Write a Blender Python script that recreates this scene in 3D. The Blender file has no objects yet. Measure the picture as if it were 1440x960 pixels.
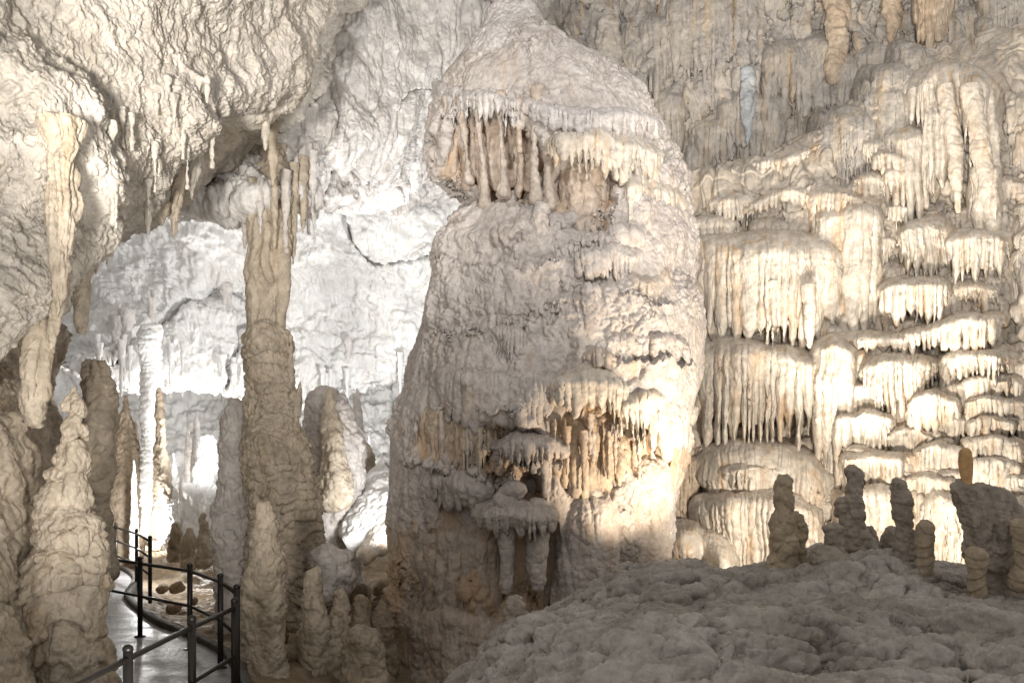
import bpy, math, random
import numpy as np
rng = np.random.default_rng(7)
random.seed(7)
S = bpy.context.scene
COL = S.collection
F, HX, HY, CZ = 1200.0, 720.0, 650.0, 2.67     # focal (px), principal column, horizon row, eye height over the path

def conv(px, py, d):
    px, py, d = np.broadcast_arrays(np.asarray(px, float), np.asarray(py, float), np.asarray(d, float))
    return np.stack([(px-HX)/F*d, d, CZ+(HY-py)/F*d], -1)

# ---------------------------------------------------------------- noise
LAT = rng.random((64, 64, 64)).astype(np.float32)*2-1
def vn(p):
    i = np.floor(p).astype(np.int32); f = (p-i).astype(np.float32)
    f = f*f*f*(f*(f*6-15)+10)
    x0, y0, z0 = (i[:, 0] & 63), (i[:, 1] & 63), (i[:, 2] & 63)
    x1, y1, z1 = (x0+1) & 63, (y0+1) & 63, (z0+1) & 63
    fx, fy, fz = f[:, 0], f[:, 1], f[:, 2]
    a = LAT[x0, y0, z0]*(1-fx)+LAT[x1, y0, z0]*fx
    b = LAT[x0, y1, z0]*(1-fx)+LAT[x1, y1, z0]*fx
    c = LAT[x0, y0, z1]*(1-fx)+LAT[x1, y0, z1]*fx
    e = LAT[x0, y1, z1]*(1-fx)+LAT[x1, y1, z1]*fx
    return (a*(1-fy)+b*fy)*(1-fz)+(c*(1-fy)+e*fy)*fz
def rotm(seed):
    r = np.random.default_rng(seed+100); q, _ = np.linalg.qr(r.normal(size=(3, 3))); return q
def noise(P, scale, kind='fbm', octv=3, seed=0, rot=True):
    """P (N,3) metres, scale = size of a feature in metres (scalar or xyz)"""
    q = P/np.asarray(scale, float)
    out = np.zeros(len(P), np.float32); a = 1.0; tot = 0
    for o in range(octv):
        qq = (q @ rotm(seed*7+o)) if rot else q
        n = vn(qq*(2.03**o)+seed*11.37+o*5.1)
        if kind == 'billow': n = np.minimum(np.sqrt(n*n+.012)*2.3, 1.25)-.6
        elif kind == 'ridge': n = .6-np.sqrt(n*n+.006)*2.1
        if kind == 'crack': n = -np.exp(-(n/.035)**2)
        if kind == 'pillow': n = np.minimum(np.abs(n)*3.0, 1.4)**.75-.6
        out += a*n; tot += a; a *= .52
    return out/tot*1.2
def layer(P, L, seed):
    kind, amp, sc = L[0], L[1], L[2]
    octv = L[3] if len(L) > 3 else 3
    if kind == 'warp':           # curly flakes
        w = np.stack([noise(P, np.array(sc)*1.6, 'fbm', 2, seed+k) for k in (1, 2, 3)], -1)*np.max(sc)*1.5
        return amp*noise(P+w, sc, 'ridge', octv, seed)
    if kind == 'flute':          # vertical flutes
        return amp*noise(P+np.stack([noise(P, 1.2, 'fbm', 2, seed+k)*.25 for k in (1, 2, 3)], -1), sc, 'billow', octv, seed, rot=False)
    if kind == 'terrace':        # little overhanging tiers
        w = noise(P, .9, 'fbm', 2, seed+5)*sc*1.6+noise(P, .25, 'fbm', 1, seed+8)*sc*.5
        t = ((P[:, 2]+w)/sc) % 1.0
        return amp*(np.sqrt(np.clip(1-t, 0, 1))*np.clip(t*9, 0, 1)-.5)
    return amp*noise(P, sc, kind, octv, seed)

def gnorm(P, closed):
    if closed:
        du = np.roll(P, -1, 0)-np.roll(P, 1, 0)
    else:
        du = np.gradient(P, axis=0)
    dv = np.gradient(P, axis=1)
    n = np.cross(du, dv); l = np.linalg.norm(n, axis=-1, keepdims=True)
    return n/np.maximum(l, 1e-9)

def displace(P, closed, layers, seed=0, mask=None, sign=1):
    """layers: list of groups; normals recomputed between the groups"""
    sh = P.shape
    for gi, grp in enumerate(layers):
        n = gnorm(P, closed)*sign
        q = P.reshape(-1, 3)
        s = sum(layer(q, L, seed+gi*10+li) for li, L in enumerate(grp))
        s = s.reshape(sh[:2])
        if mask is not None: s = s*mask
        P = P+n*s[..., None]
    return P

def tag(o, label=None, cat=None, group=None, kind=None):
    if label: o['label'] = label
    if cat: o['category'] = cat
    if group: o['group'] = group
    if kind: o['kind'] = kind
    return o

def grids_obj(name, grids, mat, parent=None, attr=None, smooth=True):
    """grids: list of (P[nu,nv,3], closed_u). ONE mesh object."""
    V = []; FA = []; off = 0; A = []
    for gi, (P, closed) in enumerate(grids):
        nu, nv = P.shape[:2]
        idx = np.arange(nu*nv).reshape(nu, nv)+off
        a = idx if closed else idx[:-1]
        b = np.roll(idx, -1, 0) if closed else idx[1:]
        q = np.stack([a[:, :-1], b[:, :-1], b[:, 1:], a[:, 1:]], -1).reshape(-1, 4)
        V.append(P.reshape(-1, 3)); FA.append(q); off += nu*nv
    V = np.concatenate(V); FA = np.concatenate(FA)
    base = np.zeros(3)
    m = bpy.data.meshes.new(name)
    m.vertices.add(len(V)); m.vertices.foreach_set('co', V.astype(np.float32).ravel())
    m.loops.add(len(FA)*4); m.loops.foreach_set('vertex_index', FA.astype(np.int32).ravel())
    m.polygons.add(len(FA))
    m.polygons.foreach_set('loop_start', np.arange(0, len(FA)*4, 4, dtype=np.int32))
    m.polygons.foreach_set('loop_total', np.full(len(FA), 4, np.int32))
    if attr is not None:
        at = m.attributes.new('stain', 'FLOAT', 'POINT')
        at.data.foreach_set('value', attr.astype(np.float32).ravel())
    m.update(); m.validate()
    if smooth: m.polygons.foreach_set('use_smooth', np.ones(len(m.polygons), bool))
    m.materials.append(mat)
    o = bpy.data.objects.new(name, m); COL.objects.link(o)
    if parent: o.parent = parent; o.matrix_parent_inverse = parent.matrix_world.inverted()
    return o

def empty(name, loc, label, cat, group=None):
    o = bpy.data.objects.new(name, None); COL.objects.link(o); o.location = loc
    o.empty_display_size = .2
    o.matrix_world = __import__('mathutils').Matrix.Translation(loc)
    return tag(o, label, cat, group)

# ---------------------------------------------------------------- materials
def rock(name, c1, c2, c3, stain=None, big=1.2, fine=.05, bump=.5, rough=.75, streak=.35, mott=.35, streak_sc=(5, 5, .5), spec=.35):
    m = bpy.data.materials.new(name); m.use_nodes = True
    t = m.node_tree; N = t.nodes; L = t.links; N.clear()
    out = N.new('ShaderNodeOutputMaterial'); b = N.new('ShaderNodeBsdfPrincipled'); L.new(b.outputs[0], out.inputs[0])
    g = N.new('ShaderNodeNewGeometry')
    def nz(scale, detail=3, rough_=.6, vec=None):
        n = N.new('ShaderNodeTexNoise'); n.inputs['Scale'].default_value = scale; n.inputs['Detail'].default_value = detail
        n.inputs['Roughness'].default_value = rough_; L.new(vec or g.outputs['Position'], n.inputs['Vector']); return n.outputs['Fac']
    def ramp(f, a, b_, v0=0, v1=1):
        r = N.new('ShaderNodeMapRange'); r.inputs['From Min'].default_value = a; r.inputs['From Max'].default_value = b_
        r.inputs['To Min'].default_value = v0; r.inputs['To Max'].default_value = v1
        r.interpolation_type = 'SMOOTHSTEP'; L.new(f, r.inputs['Value']); return r.outputs[0]
    def mix(f, a, c):
        x = N.new('ShaderNodeMix'); x.data_type = 'RGBA'
        if hasattr(f, 'links'): L.new(f, x.inputs[0])
        else: x.inputs[0].default_value = f
        for s, v in ((6, a), (7, c)):
            if hasattr(v, 'links'): L.new(v, x.inputs[s])
            else: x.inputs[s].default_value = (*v, 1)
        return x.outputs[2]
    base = mix(ramp(nz(1/big), .35, .65), c1, c2)
    mp = N.new('ShaderNodeMapping'); mp.inputs['Scale'].default_value = streak_sc; L.new(g.outputs['Position'], mp.inputs['Vector'])
    st = nz(1.0, 4, .65, mp.outputs[0])
    base = mix(ramp(st, .48, .72, 0, streak), base, c3)
    mo = nz(1/(fine*5), 3, .7)
    x = N.new('ShaderNodeMix'); x.data_type = 'RGBA'; x.blend_type = 'MULTIPLY'; x.inputs[0].default_value = 1
    rr = ramp(mo, .3, .7, 1-mott, 1.0)
    cb = N.new('ShaderNodeCombineColor'); [L.new(rr, cb.inputs[i]) for i in range(3)]
    L.new(base, x.inputs[6]); L.new(cb.outputs[0], x.inputs[7]); base = x.outputs[2]
    if stain:
        a = N.new('ShaderNodeAttribute'); a.attribute_name = 'stain'
        s2 = N.new('ShaderNodeMath'); s2.operation = 'ADD'; L.new(a.outputs['Fac'], s2.inputs[0])
        L.new(ramp(st, .25, .75, -.4, .4), s2.inputs[1])
        base = mix(ramp(s2.outputs[0], .1, 1.0), base, mix(ramp(nz(3.), .3, .7), stain[0], stain[1]))
    L.new(base, b.inputs['Base Color'])
    L.new(ramp(st, .3, .7, rough-.12, rough+.12), b.inputs['Roughness'])
    b.inputs['Specular IOR Level'].default_value = spec
    bm = N.new('ShaderNodeBump'); bm.inputs['Strength'].default_value = bump; bm.inputs['Distance'].default_value = fine
    v = N.new('ShaderNodeTexVoronoi'); v.inputs['Scale'].default_value = 1/(fine*2.2); v.feature = 'F1'; L.new(g.outputs['Position'], v.inputs['Vector'])
    h = N.new('ShaderNodeMath'); h.operation = 'MULTIPLY_ADD'
    L.new(v.outputs['Distance'], h.inputs[0]); h.inputs[1].default_value = -.35; L.new(nz(1/(fine*2.5), 3, .6), h.inputs[2])
    L.new(h.outputs[0], bm.inputs['Height']); L.new(bm.outputs[0], b.inputs['Normal'])
    return m

M = {}
M['giant'] = rock('frosted_calcite', (.60, .55, .515), (.53, .48, .445), (.46, .385, .32), stain=((.46, .33, .22), (.52, .39, .27)), fine=.03, bump=.75, streak=.4)
M['seam'] = rock('greenish_calcite', (.60, .61, .52), (.56, .57, .47), (.56, .54, .46), fine=.025, bump=.5)
M['gpink'] = rock('rosy_drapery', (.56, .45, .36), (.60, .51, .43), (.48, .33, .23), fine=.03, bump=.4, streak=.6)
M['gcap'] = rock('crown_calcite', (.64, .60, .575), (.58, .54, .52), (.54, .50, .46), fine=.025, bump=.7, streak=.25)
M['gdrape'] = rock('pale_drapery', (.60, .53, .46), (.53, .45, .38), (.50, .33, .20), fine=.03, bump=.5, streak=.5)
M['gorange'] = rock('ochre_drapery', (.54, .43, .32), (.60, .52, .43), (.46, .30, .18), fine=.03, bump=.4, streak=.5)
M['wall'] = rock('grey_flowstone', (.56, .515, .46), (.48, .45, .425), (.56, .43, .28), fine=.05, bump=.7, streak=.75)
M['wall2'] = rock('pale_flowstone', (.57, .515, .445), (.50, .45, .395), (.54, .40, .26), fine=.04, bump=.5, streak=.5)
M['cream'] = rock('cream_flowstone', (.72, .66, .58), (.65, .59, .51), (.62, .42, .24), fine=.035, bump=.45, streak=.75, rough=.5)
M['bluish'] = rock('bluish_calcite', (.52, .56, .60), (.48, .50, .52), (.5, .5, .5), fine=.05, bump=.6)
M['pale'] = rock('pale_ceiling', (.78, .755, .73), (.70, .67, .64), (.60, .53, .46), fine=.06, bump=.8, streak=.5, streak_sc=(5, 5, .7))
M['white'] = rock('white_calcite', (.86, .86, .85), (.78, .78, .77), (.70, .64, .56), fine=.12, bump=.5, streak=.4, mott=.2, big=3)
M['tan'] = rock('tan_limestone', (.54, .465, .37), (.46, .39, .30), (.36, .265, .17), fine=.04, bump=.8, streak=.65)
M['tan2'] = rock('tan_ceiling', (.60, .555, .495), (.52, .475, .41), (.48, .40, .30), fine=.05, bump=.9, streak=.25, streak_sc=(2.5, 2.5, 1.5))
M['pink'] = rock('mauve_limestone', (.68, .64, .61), (.60, .555, .52), (.54, .45, .37), fine=.06, bump=.8, streak=.4, streak_sc=(6, 6, .8))
M['brown'] = rock('brown_rock', (.36, .29, .21), (.28, .22, .16), (.44, .30, .16), fine=.05, bump=.9, streak=.3)
M['mound'] = rock('mound_rock', (.48, .445, .41), (.29, .262, .23), (.44, .385, .31), big=.9, fine=.03, bump=1.0, streak=.4, rough=.6)
M['stub'] = rock('ochre_stub', (.50, .41, .29), (.42, .34, .245), (.44, .38, .28), fine=.02, bump=.5, streak=.3)
M['amber'] = rock('amber_tip', (.66, .42, .20), (.60, .36, .16), (.6, .45, .25), fine=.015, bump=.3, streak=.3)
M['greyg'] = rock('grey_stalagmite', (.40, .345, .29), (.35, .30, .25), (.42, .33, .23), fine=.025, bump=.6, streak=.2)
M['floor'] = rock('floor_rock', (.24, .18, .12), (.32, .25, .17), (.40, .27, .13), fine=.06, bump=1, streak=.3, streak_sc=(1, 1, 1))
M['path'] = rock('wet_concrete', (.34, .34, .35), (.24, .235, .24), (.18, .17, .165), big=.5, fine=.02, bump=.4, rough=.42, streak=.3, streak_sc=(2, 2, 2), spec=.5)
M['kerb'] = rock('dark_kerb', (.07, .06, .05), (.09, .08, .07), (.06, .05, .04), fine=.02, bump=.4, streak=.1)
def metal():
    m = bpy.data.materials.new('black_paint_metal'); m.use_nodes = True; t = m.node_tree; b = t.nodes['Principled BSDF']
    n = t.nodes.new('ShaderNodeTexNoise'); n.inputs['Scale'].default_value = 30
    r = t.nodes.new('ShaderNodeMapRange'); r.inputs[3].default_value = .28; r.inputs[4].default_value = .5
    t.links.new(n.outputs['Fac'], r.inputs[0]); t.links.new(r.outputs[0], b.inputs['Roughness'])
    b.inputs['Base Color'].default_value = (.012, .010, .009, 1); b.inputs['Metallic'].default_value = 0; b.inputs['Specular IOR Level'].default_value = .35
    return m
M['metal'] = metal()

# ---------------------------------------------------------------- generators
def catmull(A, n, axis):
    A = np.moveaxis(np.asarray(A, float), axis, 0); k = len(A)
    ext = np.concatenate([[2*A[0]-A[1]], A, [2*A[-1]-A[-2]]])
    t = np.linspace(0, k-1, n); i = np.minimum(t.astype(int), k-2); f = (t-i).reshape((-1,)+(1,)*(A.ndim-1))
    p0, p1, p2, p3 = ext[i], ext[i+1], ext[i+2], ext[i+3]
    r = .5*(2*p1+(p2-p0)*f+(2*p0-5*p1+4*p2-p3)*f*f+(3*p1-p0-3*p2+p3)*f**3)
    return np.moveaxis(r, 0, axis)

SURF = []
def SD(px, py, r=6, default=None):
    b = default
    for A in SURF:
        k = (np.abs(A[:, 0]-px) < r) & (np.abs(A[:, 1]-py) < r)
        if k.any():
            m = A[k, 2].min()
            if b is None or m < b: b = m
    return b
def sheet(name, cage, nu, nv, layers, mat, seed=0, sign=1, parent=None, maskf=None, up=False):
    """cage[row][col] = (px, py, d): a smooth surface through the cage points, displaced along its normals"""
    C = np.array(cage, float)
    W = conv(C[..., 0], C[..., 1], C[..., 2])
    P = catmull(catmull(W, nv, 0), nu, 1)      # rows -> v, cols -> u
    P = np.moveaxis(P, 0, 1)                   # [nu, nv, 3]
    n = gnorm(P, False)
    # normals towards the camera
    c = P.reshape(-1, 3).mean(0); s = -np.sign(np.sum(n*(P-np.array([0, 0, CZ])), -1).mean())
    if up: s = 1 if n[..., 2].mean() > 0 else -1
    mk = maskf(P) if maskf else None
    P = displace(P, False, layers, seed, mk, sign=s)
    q = P[::3, ::3].reshape(-1, 3); SURF.append(np.stack([q[:, 0]/q[:, 1]*F+HX, HY-(q[:, 2]-CZ)/q[:, 1]*F, q[:, 1]], 1))
    return grids_obj(name, [(P, False)], mat, parent)

def column_grid(prof, d, ratio=1.0, layers=(), seed=0, step=1.3, dd=None, ring=None, tipfade=True, rot=0.0, power=2.0, mod=None, ends=(1, 1), smk=12):
    """prof: [(py, xl, xr)] top to bottom, d = depth of the axis (scalar or per-row list)"""
    pr = np.array([(p[0], p[1], p[2]) for p in prof], float)
    H = pr[-1, 0]-pr[0, 0]
    n = max(24, int(H/step))
    yy = np.linspace(pr[0, 0], pr[-1, 0], n)
    def sm(col):
        v = np.interp(yy, pr[:, 0], col)
        k = max(1, int(n/len(pr)/3)); k = min(k, smk)
        if k > 1:
            vp = np.pad(v, k, mode='edge'); v2 = np.convolve(vp, np.ones(2*k+1)/(2*k+1), 'valid'); v = v2
        return v
    xl, xr = sm(pr[:, 1]), sm(pr[:, 2])
    hwm = (xr-xl)/2
    for e in (0, 1):
        if not ends[e]: continue
        s_ = (yy-yy[0]) if e == 0 else (yy[-1]-yy)
        w_ = max(hwm[0 if e == 0 else -1]*.9, 1.0)
        k_ = np.clip(s_/w_, 0, 1); f_ = np.sqrt(np.clip(1-(1-k_)**2, 0.002, 1))
        cc = (xl+xr)/2; xl = cc-(cc-xl)*f_; xr = cc+(xr-cc)*f_
    dv = np.interp(yy, pr[:, 0], d) if hasattr(d, '__len__') else np.full(n, float(d))
    cx, hw = (xl+xr)/2, np.maximum((xr-xl)/2, .3)
    nr = ring or int(np.clip(2*math.pi*hw.max()/step, 28, 900))
    th = np.linspace(0, 2*math.pi, nr, endpoint=False)+rot
    c, s = np.cos(th), np.sin(th)
    X = (cx-HX)/F*dv; R = hw/F*dv; Z = CZ+(HY-yy)/F*dv
    P = np.zeros((nr, n, 3))
    P[..., 0] = X[None]+R[None]*c[:, None]; P[..., 1] = dv[None]+R[None]*ratio*s[:, None]; P[..., 2] = Z[None]
    # orientation: u around, v down. outward normal sign
    mask = np.clip(np.minimum(R/(.12*max(R.max(), .01)+1e-6), 1), .15, 1)[None]*np.ones((nr, 1))
    if mod is not None: P, mask = mod(P, mask)
    g = gnorm(P, True); ctr = np.stack([X, dv, Z], -1)[None]
    sg = np.sign(np.sum(g*(P-ctr), -1).mean())
    P = displace(P, True, layers, seed, mask, sign=sg)
    # close both ends
    t0 = P[:, :1].mean(0, keepdims=True)*np.ones((nr, 1, 1)); t1 = P[:, -1:].mean(0, keepdims=True)*np.ones((nr, 1, 1))
    return np.concatenate([t0, P, t1], 1)

def curtain_grid(pts, D, tw=13, tl=30, shoulder=14, flute=.06, seed=0, layers=None, tip=1.15, step=1.1, lenvar=.7, endfade=.25, wind=0, front=.5):
    """flowstone drapery. pts [(px, ytop, ybot, d)], D = how far it stands out (m), tw/tl tooth width / length in px"""
    r = np.random.default_rng(seed+500); tw = tw*.85; tl = tl*1.45
    A = np.array(pts, float); x0, x1 = A[0, 0], A[-1, 0]
    nu = max(20, int((x1-x0)/step)); px = np.linspace(x0, x1, nu)
    k = len(A)
    ti = np.linspace(0, 1, nu)
    B = catmull(A, max(nu*2, 50), 0); o = np.argsort(B[:, 0]); B = B[o]
    yt, yb, d = (np.interp(px, B[:, 0], B[:, j]) for j in (1, 2, 3))
    yt = yt+3.5*noise(np.stack([px/28, px*0+seed*1.7, px*0], -1), 1.0, 'fbm', 2, seed+1); yb = yb+5*noise(np.stack([px/40, px*0+seed*.7, px*0+3], -1), 1.0, 'fbm', 2, seed+2)
    # teeth
    edges = [x0]
    while edges[-1] < x1: edges.append(edges[-1]+tw*r.choice([.45, .7, 1.0, 1.3, 1.8], p=[.2, .25, .25, .2, .1])*r.uniform(.8, 1.2))
    edges = np.array(edges); ln = r.uniform(1-lenvar, 1, len(edges))**1.3*tl; ln *= np.where(r.random(len(edges)) < .18, 1.45, 1)
    rd = r.uniform(.5, 1.2, len(edges))
    ci = np.clip(np.searchsorted(edges, px, 'right')-1, 0, len(edges)-2)
    t = (px-edges[ci])/(edges[ci+1]-edges[ci])*2-1
    ridge = np.sqrt(np.clip(1-t*t, 0, 1))
    big = noise(np.stack([px/60, px*0+seed, px*0], -1), 1.0, 'fbm', 2, seed)   # large scale waviness of the front
    L = ln[ci]*(1-np.abs(t)**tip)*(.8+.5*big)
    e = np.clip(np.minimum(ti, 1-ti)/endfade, 0, 1); bul = np.sqrt(np.clip(1-(1-e)**2, 0, 1))
    yend = yt+(yb-yt)*(.25+.75*bul)+L*bul
    mid = yt+shoulder*(.5+.5*bul)
    mid = np.minimum(mid, yend-2)
    nS, nB, nU = 12, max(14, int((yend-mid).max()/1.6)), 7
    rows = []
    m_px = d/F
    fr = D*bul*(1+.35*big)
    for v in np.linspace(0, 1, nS):                       # rounded shoulder
        a = v*math.pi/2
        y = yt+(mid-yt)*(1-math.cos(a)); y = y
        out = fr*math.sin(a)+flute*ridge*rd[ci]*v*.6
        rows.append((px, y, d+D-out))
    for v in np.linspace(0, 1, nB+1)[1:]:
        y = mid+(yend-mid)*v
        q = np.clip((v-.35)/.65, 0, 1)
        out = fr*(1-.22*v)+flute*ridge*rd[ci]*(.6+.8*v)*math.sqrt(max(1-q**6, 0))
        rows.append((px, y, d+D-out))
    for v in np.linspace(0, 1, nU)[1:]:
        out = (fr*.78)*(1-v)
        rows.append((px, yend-(yend-yb+6)*(v**.7)*.8-2*v, d+D-out+.02*v))
    P = np.stack([conv(a, b, c) for a, b, c in rows], 1)
    n = gnorm(P, False); s = -np.sign(n[..., 1].mean())*1.0
    s = 1 if n[:, :nS+nB, 1].mean() < 0 else -1
    lay = layers if layers is not None else [[('billow', .018, .22, 2), ('fbm', .06, .6, 2)], [('fbm', .008, .07, 2), ('flute', .016, (.05, .05, 1.0), 1)]]
    P[..., 0] += (noise(P.reshape(-1, 3)*np.array([.6, 1, 1]), .5, 'fbm', 2, seed+4)*tw*.22/F*16).reshape(P.shape[:2])
    P = displace(P, False, lay, seed, None, sign=s)
    return P

def stal(name, prof, d, mat, label, cat='stalagmite', group=None, ratio=1.0, layers=None, seed=0, extra=(), **kw):
    lay = layers if layers is not None else LB
    gr = [(column_grid(prof, d, ratio, lay, seed, **kw), True)]
    for (p2, d2) in extra: gr.append((column_grid(p2, d2, 1.0, lay, seed+3, **kw), True))
    o = grids_obj(name, gr, mat)
    return tag(o, label, cat, group)

# common displacement recipes
LB = [[('fbm', .09, .7, 2), ('billow', .05, .25, 2)], [('billow', .018, .08, 2)]]
LBand = [[('fbm', .08, .6, 2), ('terrace', .06, .17)], [('flute', .02, (.06, .06, .3), 2), ('billow', .02, .1, 2)]]
LFine = [[('fbm', .03, .3, 2), ('billow', .02, .12, 2)]]
LWall = [[('fbm', .35, 2.2, 3)], [('flute', .16, (.32, .32, 1.6), 2), ('terrace', .12, .55)], [('flute', .05, (.1, .1, .5), 2), ('billow', .03, .12, 2)]]
LCeil = [[('fbm', .45, 2.0, 3)], [('fbm', .16, .55, 3), ('warp', .04, (.35, .6, .5), 2)], [('warp', .024, (.10, .15, .17), 3)], [('pillow', .010, .06, 1)]]

# ================================================================ SETTING
# ---- floor
def floor_mesh():
    xs = np.linspace(-24, 20, 420); ys = np.concatenate([np.linspace(1.5, 20, 420), np.linspace(20, 46, 180)[1:]])
    X, Y = np.meshgrid(xs, ys, indexing='ij')
    P = np.stack([X, Y, X*0], -1); q = P.reshape(-1, 3)
    h = noise(q, 3.0, 'fbm', 3, 3)*.35+noise(q, .5, 'billow', 3, 4)*.10-.28
    h = h.reshape(X.shape)
    # rubble slopes rise to the right of the path (foot of the column and of the giant)
    right = np.clip((X+3.2-(Y-10)*.08)/2.2, 0, 1)*np.clip((Y-9.5)/2.5, 0, 1)
    h = h-right*.85*np.clip((22-Y)/8, 0, 1)
    h = h+np.clip((Y-22)/14, 0, 1)*1.6
    pathd = PATHDIST(X, Y)
    h = np.where(pathd > 0, h*np.clip((pathd)/.8, 0, 1)-.10, np.minimum(h, -.1)*0-.12)
    P[..., 2] = h
    P = displace(P, False, [[('billow', .05, .2, 3)]], 6, np.clip(pathd*2, 0, 1), sign=1)
    o = grids_obj('cave_floor', [(P, False)], M['floor']); tag(o, kind='structure')
# path outline in plan (x, y): centre line and half width
PC = np.array([(-1.6, 2.0), (-2.8, 5.0), (-3.9, 8.2), (-5.2, 11.0), (-7.0, 13.6), (-8.6, 16.3), (-9.9, 19.5), (-12.5, 23)])
PW = np.array([1.0, 1.15, 1.35, 1.45, 1.2, 1.1, 1.1, 1.1])
PCc = catmull(PC, 160, 0); PWc = np.interp(np.linspace(0, 1, 160), np.linspace(0, 1, len(PW)), PW)
def PATHDIST(X, Y):
    best = np.full(X.shape, 1e9)
    for (cx, cy), w in zip(PCc, PWc): best = np.minimum(best, np.hypot(X-cx, Y-cy)-w)
    return best
floor_mesh()
def ribbon(off0, off1, z0, z1, n_across):
    t = np.gradient(PCc, axis=0); t /= np.linalg.norm(t, axis=1, keepdims=True); nrm = np.stack([t[:, 1], -t[:, 0]], 1)
    rows = []
    for k in np.linspace(0, 1, n_across):
        o = (off0(k))[:, None]*nrm+PCc; rows.append(np.concatenate([o, np.full((len(o), 1), z0+(z1-z0)*k)], 1))
    return np.stack(rows, 0)
P = ribbon(lambda k: PWc*(2*k-1), None, 0, 0, 60)
P[..., 2] += (noise(P.reshape(-1, 3), .8, 'fbm', 3, 9)*.012).reshape(P.shape[:2])
tag(grids_obj('path', [(P, False)], M['path']), kind='structure')
def kerb(sgn, name):
    sec = [(0, -.15), (0, .07), (.02, .09), (.11, .09), (.13, .07), (.13, -.15)]
    t = np.gradient(PCc, axis=0); t /= np.linalg.norm(t, axis=1, keepdims=True); nrm = np.stack([t[:, 1], -t[:, 0]], 1)*sgn
    P = np.stack([np.concatenate([PCc+nrm*(PWc+a-.02)[:, None], np.full((len(PCc), 1), z)], 1) for a, z in sec], 0)
    tag(grids_obj(name, [(P, False)], M['kerb'], smooth=False), 'dark low kerb along the '+('right' if sgn > 0 else 'left')+' edge of the walkway', 'kerb')
kerb(1, 'kerb'); kerb(-1, 'kerb')

# ---- near ceiling, upper left
sheet('cave_ceiling', [
    [(-420, -420, 7), (-60, -420, 8), (120, -420, 9), (260, -400, 10), (380, -380, 11.5), (520, -360, 13.5), (760, -340, 16)],
    [(-420, -120, 7), (-60, -120, 8), (120, -120, 9), (250, -110, 10), (360, -100, 11.5), (470, -90, 13.5), (640, -120, 17.5)],
    [(-420, 40, 7), (-60, 40, 8), (110, 40, 9), (230, 50, 10), (330, 60, 11.5), (440, 60, 13.5), (500, 0, 18)],
    [(-420, 190, 7.2), (-60, 170, 8), (90, 180, 8.6), (200, 170, 9.8), (310, 160, 11.2), (400, 150, 13.5), (450, 90, 18.5)],
    [(-420, 330, 7.5), (-60, 330, 8), (50, 290, 8.4), (160, 260, 9.6), (250, 230, 11), (330, 190, 13.6), (420, 140, 19)],
    [(-420, 480, 7.5), (-60, 460, 8), (20, 400, 8.4), (110, 360, 9.6), (200, 305, 11), (290, 250, 14), (400, 170, 19.5)],
    [(-420, 560, 8.5), (-60, 520, 9), (20, 450, 9.6), (100, 380, 11), (190, 310, 13), (290, 250, 16), (400, 170, 21)],
    [(-420, 400, 14), (-60, 380, 14), (40, 340, 15), (120, 300, 16), (220, 250, 18), (310, 200, 20), (400, 150, 24)],
], 760, 760, LCeil, M['tan2'], 21).__setitem__('kind', 'structure')

# ---- second hanging ceiling mass (mauve), the one that feeds the column
sheet('cave_ceiling', [
    [(200, -400, 15), (330, -400, 16), (450, -400, 17), (560, -400, 18), (680, -400, 19.5), (900, -400, 23)],
    [(200, -60, 16), (330, -60, 16.5), (450, -60, 17.5), (560, -60, 19), (680, -60, 20.5), (900, -60, 24)],
    [(180, 110, 16), (320, 110, 16.5), (450, 100, 17.5), (560, 90, 19), (680, 80, 20.5), (900, 60, 24)],
    [(180, 230, 16), (310, 230, 16), (430, 210, 16.5), (540, 170, 18.5), (670, 120, 21.5), (900, 90, 24)],
    [(190, 275, 16), (290, 275, 15.6), (400, 262, 15.6), (500, 262, 18.5), (660, 180, 24), (900, 110, 26)],
    [(200, 285, 16.5), (300, 288, 16.2), (400, 276, 16.2), (520, 270, 20.5), (670, 230, 26), (900, 160, 28)],
    [(200, 262, 24), (300, 262, 25), (400, 268, 26), (530, 300, 28.5), (670, 300, 30), (900, 300, 32)],
], 620, 560, [[('fbm', .5, 2.4, 3)], [('flute', .12, (.4, .4, 1.6), 1), ('fbm', .10, .6, 3), ('crack', .22, 2.0, 1)], [('flute', .04, (.12, .12, .8), 1), ('warp', .02, (.15, .15, .2), 2)]], M['pale'], 33).__setitem__('kind', 'structure')

# ---- bright back vault and far wall
LBack = [[('fbm', .9, 4, 3)], [('flute', .22, (.9, .9, 1.6), 3), ('warp', .14, (1.5, 1.5, 1.1), 3), ('crack', .45, 3.0, 1)], [('flute', .09, (.22, .22, .8), 2), ('fbm', .06, .4, 3)]]
sheet('cave_wall', [
    [(0, 60, 24), (150, 60, 25), (300, 60, 26), (450, 60, 27), (600, 60, 28), (800, 60, 29)],
    [(0, 230, 24), (150, 230, 25), (300, 230, 26), (450, 230, 27), (600, 230, 28), (800, 230, 29)],
    [(0, 340, 25), (150, 350, 26), (300, 360, 27), (450, 360, 28), (600, 350, 28.5), (800, 340, 29)],
    [(0, 430, 25), (150, 430, 26), (300, 430, 27.5), (450, 430, 29), (600, 430, 30), (800, 420, 30)],
    [(0, 500, 24), (150, 500, 25), (260, 510, 27), (400, 560, 28), (560, 520, 30), (800, 480, 30)],
    [(0, 520, 25), (150, 520, 26), (260, 525, 28), (400, 575, 29), (560, 535, 31), (800, 490, 32)],
    [(0, 500, 34), (150, 500, 35), (260, 500, 36), (400, 540, 37), (560, 500, 38), (800, 480, 39)],
], 620, 520, LBack, M['white'], 41).__setitem__('kind', 'structure')
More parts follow.
